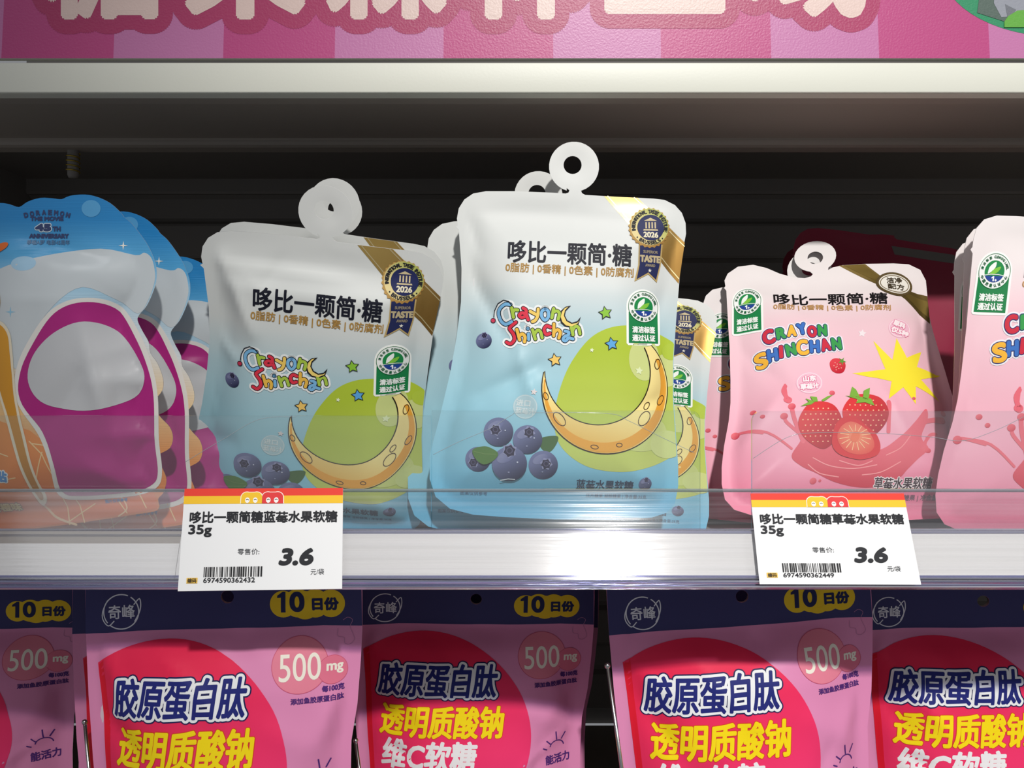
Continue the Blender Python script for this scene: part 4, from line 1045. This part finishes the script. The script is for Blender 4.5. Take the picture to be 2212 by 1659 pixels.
A.stroke(spline([(731, 1356), (731, 1372), (744, 1376), (746, 1388), (757, 1390), (766, 1380), (762, 1366), (757, 1352), (762, 1338), (752, 1332), (742, 1338)], 4, closed=False), 0.9, (190, 130, 170), 1, caps=False)
CO['embossed_hook_mark'] = (A, INK)
def coll_col(uv):
    return np.tile(lin((226, 142, 186)), (len(uv), 1))

# ------------------------------------------------------------------ pouch builder
def build_pouch(name, label, cat, group, pose, outline, holes, surf, colfun, arts, film, source=None, lift=0.0):
    o = empty(name, pose.M); tag(o, label, cat, group)
    if source is not None:
        for ch in source.children:
            c = ch.copy(); COL.objects.link(c); c.parent = o; c.matrix_parent_inverse = Matrix()
        return o
    b = bpy.data.objects.new('film_body', film_mesh('film_body', outline, holes, surf, colfun, film)); COL.objects.link(b); b.parent = o
    for n_, (art, mat) in arts.items():
        n_ = n_.split('#')[0]; m = bpy.data.objects.new(n_, art_mesh(n_, art, surf, mat)); COL.objects.link(m); m.parent = o
    return o

def tab_bend(v0, ang):
    def f(Q, P): return P
    return f
# surfaces
rs = np.random.RandomState(3)
def bw(pts): return pts
def cr(pose, x0, y0, x1, y1, wd, amp):
    a, b = pose.uv([(x0, y0), (x1, y1)]); return (a[0], a[1], b[0], b[1], wd, amp)
CRB = [cr(PB_, 1000, 560, 1120, 780, 0.006, -0.0022), cr(PB_, 1010, 870, 1140, 800, 0.005, -0.0014), cr(PB_, 1110, 740, 1165, 900, 0.0045, 0.0016),
       cr(PB_, 1090, 840, 1180, 780, 0.004, -0.0012), cr(PB_, 960, 960, 1040, 860, 0.005, 0.0012), cr(PB_, 1420, 760, 1390, 980, 0.006, 0.0013),
       cr(PB_, 1440, 620, 1400, 720, 0.005, -0.0010), cr(PB_, 1010, 470, 1040, 560, 0.004, -0.0010), cr(PB_, 1000, 1060, 1440, 1075, 0.004, -0.0008), cr(PB_, 1380, 880, 1440, 850, 0.004, -0.0012)]
def Hb(Q, hv): return np.interp(hv, [0, 0.12, 0.35, 0.6, 0.72, 0.8, 1], [0.7, 1.25, 1.2, 0.85, 0.5, 0.05, 0.0])
SB = Surface(BLUE_OUT, H=0.0095, seal=0.006, L=0.03, creases=CRB, Hfun=Hb, seed=1)
CRL = [cr(PB_, 1030, 470, 1100, 640, 0.005, 0.0016), cr(PB_, 1050, 500, 1030, 700, 0.004, -0.0012), cr(PB_, 990, 620, 1060, 700, 0.004, 0.0012), cr(PB_, 1030, 480, 1300, 500, 0.004, 0.0010),
       cr(PB_, 1430, 640, 1400, 800, 0.006, -0.0012), cr(PB_, 960, 900, 1060, 880, 0.006, -0.0012), cr(PB_, 1150, 470, 1110, 530, 0.004, -0.0006)]
SL = Surface(BLUE_OUT, H=0.009, seal=0.0075, L=0.026, creases=CRL, Hfun=lambda Q, hv: np.interp(hv, [0, 0.12, 0.35, 0.6, 0.72, 0.79, 1], [0.7, 1.2, 1.2, 1.0, 0.8, 0.0, 0.0]), seed=2)
def Hthin(Q, hv): return np.interp(hv, [0, 0.12, 0.35, 0.6, 0.72, 0.8, 1], [0.5, 0.9, 0.9, 0.7, 0.4, 0.05, 0.0])
SBb = Surface(BLUE_OUT, H=0.006, seal=0.006, L=0.03, creases=random_creases(np.random.RandomState(8), BLUE_OUT, 5, 0.0008), Hfun=Hthin, seed=3)
CRP = [cr(PP, 1600, 760, 1700, 860, 0.005, -0.0012), cr(PP, 1880, 830, 1950, 960, 0.003, 0.0008), cr(PP, 1590, 980, 1680, 860, 0.005, 0.0012), cr(PP, 2040, 900, 1960, 1000, 0.006, -0.0012), cr(PP, 1700, 600, 1740, 700, 0.006, -0.0010), cr(PP, 1980, 700, 1940, 800, 0.005, 0.001)]
SP = Surface(PINK_OUT, H=0.0095, seal=0.006, L=0.03, creases=CRP, Hfun=lambda Q, hv: np.interp(hv, [0, 0.12, 0.35, 0.65, 0.78, 0.84, 1], [0.7, 1.2, 1.2, 0.85, 0.5, 0.05, 0.0]), seed=4)
SPb = Surface(PINK2_OUT, H=0.006, seal=0.006, L=0.03, creases=random_creases(np.random.RandomState(9), PINK2_OUT, 5, 0.0008), Hfun=Hthin, seed=5)
CRO = [cr(PO, 190, 700, 280, 1010, 0.006, 0.0022), cr(PO, 60, 520, 240, 560, 0.0045, -0.0012), cr(PO, 200, 790, 120, 930, 0.007, -0.0014), cr(PO, 260, 840, 250, 980, 0.004, -0.0012), cr(PO, 140, 1000, 320, 1020, 0.006, 0.0008), cr(PO, 0, 545, 120, 520, 0.004, 0.001), cr(PO, 90, 640, 60, 900, 0.006, -0.001)]
SO = Surface(ORANGE_OUT, g=0.002, H=0.0105, seal=0.009, L=0.032, creases=CRO, Hfun=lambda Q, hv: np.interp(hv, [0, 0.1, 0.7, 0.8, 0.88, 1], [0.6, 1.2, 0.95, 0.5, 0, 0]), seed=6)
SOb = Surface(ORANGE_OUT, H=0.006, seal=0.009, L=0.032, creases=random_creases(np.random.RandomState(5), ORANGE_OUT, 5, 0.0009), Hfun=lambda Q, hv: np.interp(hv, [0, 0.1, 0.7, 0.8, 0.88, 1], [0.6, 1.0, 0.9, 0.5, 0, 0]), seed=7)
def coll_surface(seed):
    r_ = np.random.RandomState(seed)
    cs = [cr(PC, 230, 1500, 330, 1640, 0.006, -0.0020), cr(PC, 740, 1450, 690, 1640, 0.006, 0.0020), cr(PC, 480, 1370, 540, 1400, 0.007, -0.0020), cr(PC, 250, 1380, 225, 1460, 0.004, 0.001),
          cr(PC, 720, 1380, 745, 1560, 0.005, -0.0014), cr(PC, 600, 1560, 740, 1620, 0.008, 0.0014), cr(PC, 360, 1420, 500, 1560, 0.004, 0.0009), cr(PC, 210, 1420, 290, 1500, 0.004, 0.0012)]
    cs = [(a+r_.uniform(-.006, .006), b+r_.uniform(-.006, .006), c_+r_.uniform(-.006, .006), d_+r_.uniform(-.006, .006), w_, am*r_.uniform(.6, 1.3)) for a, b, c_, d_, w_, am in cs]
    cs += random_creases(r_, COLL_OUT, 6, 0.0012)
    def wv(Q): return 0.0010*np.sin(Q[:, 0]*60+seed)*np.clip((Q[:, 1]-0.12)/0.06, 0, 1)
    return Surface(COLL_OUT, g=0.003, H=0.016, seal=0.006, L=0.045, creases=cs, wave=wv, Hfun=lambda Q, hv: np.interp(hv, [0, 0.08, 0.5, 0.72, 0.80, 0.86, 1], [0.5, 1.2, 1.15, 0.85, 0.55, 0.05, 0]), seed=seed)

# ---- middle shelf
GB = 'blueberry pouches on the middle shelf'; GP = 'strawberry pouches on the middle shelf'; GO = 'die-cut orange pouches on the middle shelf'
title = PB_.uv([(1230, 550)])[0]; ringc = PB_.uv([(1237, 356)])[0]
mid = build_pouch('candy_pouch', 'light blue blueberry candy pouch in the middle, tallest on the shelf, with white hang ring', 'candy pouch', GB, PB_, BLUE_OUT, [BLUE_HOLE], SB, blue_col, BA, PRINT)
pl = fit(title, (692, 649), -22, 6.6, 0, zbase=SH, Y=0.140)
print('POSE left', tuple(round(q, 4) for q in pl.o), getattr(pl, 'sv', 0))
leftp = build_pouch('candy_pouch', 'blueberry candy pouch left of the middle one, shaded, tilted clockwise above the left price tag', 'candy pouch', GB, pl, BLUE_OUT, [BLUE_HOLE], SL, blue_col, BA, PRINT)
backb = []
for i, (lm, tg, ln, rl, Y, lab) in enumerate((
        (ringc, (719, 437), -17, 7.5, 0.154, 'blueberry candy pouch right behind the shaded left one, its ring edge showing'),
        (ringc, (727, 452), -13, 9.0, 0.167, 'third blueberry candy pouch in the left stack, its ring mostly hidden'),
        (ringc, (1160, 418), 2, 1.0, 0.125, 'blueberry candy pouch behind the tall middle one, grey half ring above it'),
        (ringc, (1330, 585), 14, 5.5, 0.138, 'blueberry candy pouch behind the middle one, its shoulder and award badge showing low at right'))):
    p = fit(lm, tg, ln, rl, 0, zbase=SH, Y=Y)
    print('POSE back', tuple(round(q, 4) for q in p.o), getattr(p, 'sv', 0))
    if i == 0: b0 = build_pouch('candy_pouch', lab, 'candy pouch', GB, p, BLUE_OUT, [BLUE_HOLE], SBb, blue_col, BA, PRINT)
    else: build_pouch('candy_pouch', lab, 'candy pouch', GB, p, None, None, None, None, None, None, source=b0)
build_pouch('candy_pouch', 'pink strawberry candy pouch leaning back above the right price tag', 'candy pouch', GP, PP, PINK_OUT, [PINK_HOLE], SP, pink_col, PK, PRINT)
lab_uv = PP.uv([(1613, 655)])[0]
pr = fit(lab_uv, (2143, 587), 3, 0.5, 0, zbase=SH, Y=0.090); print('POSE right pink', pr.o)
rp_ = build_pouch('candy_pouch', 'pink strawberry candy pouch cut off by the right edge, front one of its stack', 'candy pouch', GP, pr, PINK2_OUT, [PINK2_HOLE], SPb, pink_col, PK, PRINT)
for (tg, ln, rl, Y, lab) in (((2126, 604), 3, -2.5, 0.106, 'strawberry candy pouch second in the right stack, thin white edge showing'),
                             ((2108, 628), 4, -4.0, 0.122, 'strawberry candy pouch third in the right stack, edge showing beside the gap'),
                             ((1572, 706), 12, 1.0, 0.158, 'strawberry candy pouch behind the leaning one, its green label half seen at left')):
    p = fit(lab_uv, tg, ln, rl, 0, zbase=SH, Y=Y); print('POSE pinkback', tuple(round(q, 4) for q in p.o), getattr(p, 'sv', 0))
    build_pouch('candy_pouch', lab, 'candy pouch', GP, p, None, None, None, None, None, None, source=rp_)
# dark red pouches deep in the shelf
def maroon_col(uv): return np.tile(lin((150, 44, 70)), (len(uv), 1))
A = Art(PB_)
A.poly([(1250, 440), (1420, 446), (1440, 470), (1260, 462)], (120, 120, 116), 0.5)
A.text('果汁软糖', 1230, 560, 240, 50, (220, 200, 205), 1, bold=2)
shoulder = PB_.uv([(1003, 431)])[0]
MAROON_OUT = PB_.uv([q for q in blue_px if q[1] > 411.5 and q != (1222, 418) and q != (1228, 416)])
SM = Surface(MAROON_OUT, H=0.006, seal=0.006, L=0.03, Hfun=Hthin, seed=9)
mr0 = None
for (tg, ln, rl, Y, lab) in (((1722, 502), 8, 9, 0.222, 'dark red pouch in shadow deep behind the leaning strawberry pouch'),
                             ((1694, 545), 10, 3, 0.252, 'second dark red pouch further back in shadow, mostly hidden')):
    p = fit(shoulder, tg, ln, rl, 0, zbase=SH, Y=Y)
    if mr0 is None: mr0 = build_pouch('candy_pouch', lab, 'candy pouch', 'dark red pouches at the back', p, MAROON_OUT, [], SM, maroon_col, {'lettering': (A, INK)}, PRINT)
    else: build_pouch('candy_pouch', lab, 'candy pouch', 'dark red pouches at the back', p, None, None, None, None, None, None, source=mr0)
# orange pouches
fo = build_pouch('candy_pouch', 'die-cut blue and orange candy pouch at the far left, front one of its stack', 'candy pouch', GO, PO, ORANGE_OUT, [], SO, orange_col, OR, PRINT_RIB)
sp = PO.uv([(337, 600)])[0]
ob = None
for (tg, ln, Y, lab) in (((416, 632), -3, 0.096, 'second die-cut candy pouch, its blue wavy edge right of the front one'),
                         ((500, 700), 0, 0.118, 'third die-cut candy pouch in the gap before the left blueberry pouch')):
    p = fit(sp, tg, ln, 0, 0, zbase=SH, Y=Y); print('POSE orange', tuple(round(q, 4) for q in p.o), getattr(p, 'sv', 0))
    if ob is None: ob = build_pouch('candy_pouch', lab, 'candy pouch', GO, p, ORANGE_OUT, [], SOb, orange_col, OR, PRINT_RIB)
    else: build_pouch('candy_pouch', lab, 'candy pouch', GO, p, None, None, None, None, None, None, source=ob)

# ---- lower shelf
GC = 'large pink pouches on the lower shelf'
lg = PC.uv([(265, 1320)])[0]
spec = [(0, 0, 0, 0, 0, 'large pink pouch with navy header, second from left, under the left price tag'),
        (0, 0, 0, 0, 0, 'large pink pouch cut off by the left edge, half hidden by its neighbour'),
        (0, 0, 0, 0, 0, 'large pink pouch in the middle of the lower row, set back in shadow'),
        (0, 0, 0, 0, 0, 'large pink pouch tilted left-down under the right price tag'),
        (0, 0, 0, 0, 0, 'large pink pouch cut off by the right edge, shaded behind its neighbour')]
cpose = [PC, fit(lg, (-242, 1328), 1, -0.6, 0, zbase=SH2, Y=0.108), fit(lg, (843, 1313), 1, 0.2, 0, zbase=SH2, Y=0.097), fit(lg, (1391, 1325), 1, -3.8, 0, zbase=SH2, Y=0.050), fit(lg, (1930, 1322), 1, -0.9, 0, zbase=SH2, Y=0.080)]
cl = [None]
for i, p in enumerate(cpose):
    print('POSE coll', tuple(round(q, 4) for q in p.o), getattr(p, 'sv', 0))
    if i in (2, 4): build_pouch('candy_pouch', spec[i][5], 'candy pouch', GC, p, None, None, None, None, None, None, source=last)
    else:
        q = build_pouch('candy_pouch', spec[i][5], 'candy pouch', GC, p, COLL_OUT, [COLL_HOLE], coll_surface(11+i), coll_col, CO, PRINT)
        if i == 1: last = q
for (tg, rl, Y, lab) in (((890, 1322), 0.5, 0.135, 'large pink pouch right behind the middle one of the lower row, thin dark edge'),
                         ((240, 1330), -0.5, 0.080, 'large pink pouch behind the one under the left price tag, mostly hidden'),
                         ((1405, 1335), -1.0, 0.096, 'large pink pouch behind the tilted one, mostly hidden')):
    p = fit(lg, tg, 1, rl, 0, zbase=SH2, Y=Y); print('POSE collback', tuple(round(q, 4) for q in p.o), getattr(p, 'sv', 0))
    build_pouch('candy_pouch', lab, 'candy pouch', GC, p, None, None, None, None, None, None, source=last)

# chrome divider wires between the lower pouches
for (xa, ya, xb, yb, Y, lab) in ((1312, 1438, 1343, 1659, 0.032, 'thin chrome divider wire left of the tilted pink pouch'),
                                 (768, 1600, 776, 1659, 0.06, 'thin chrome divider wire right of the second pink pouch'),
                                 (183, 1560, 192, 1659, 0.064, 'thin chrome divider wire left of the second pink pouch')):
    a = on_plane(xa, ya, Y); b = on_plane(xb, yb, Y); d = (b-a).normalized()
    bot = a+d*((SH2-a.z)/d.z)
    o = empty('divider_wire', Matrix.Translation(bot)); tag(o, lab, 'wire', 'chrome divider wires on the lower shelf')
    tube('wire', [Vector((0, 0, 0)), (a-bot)*0.5, a-bot], 0.0009, CHROME, o, 10)
    c = a-bot; tube('ball_tip', [c+Vector((0, 0, z)) for z in (-0.0014, -0.001, 0, 0.001, 0.0014)], [0.0004, 0.0011, 0.0015, 0.0011, 0.0004], CHROME, o, 12)
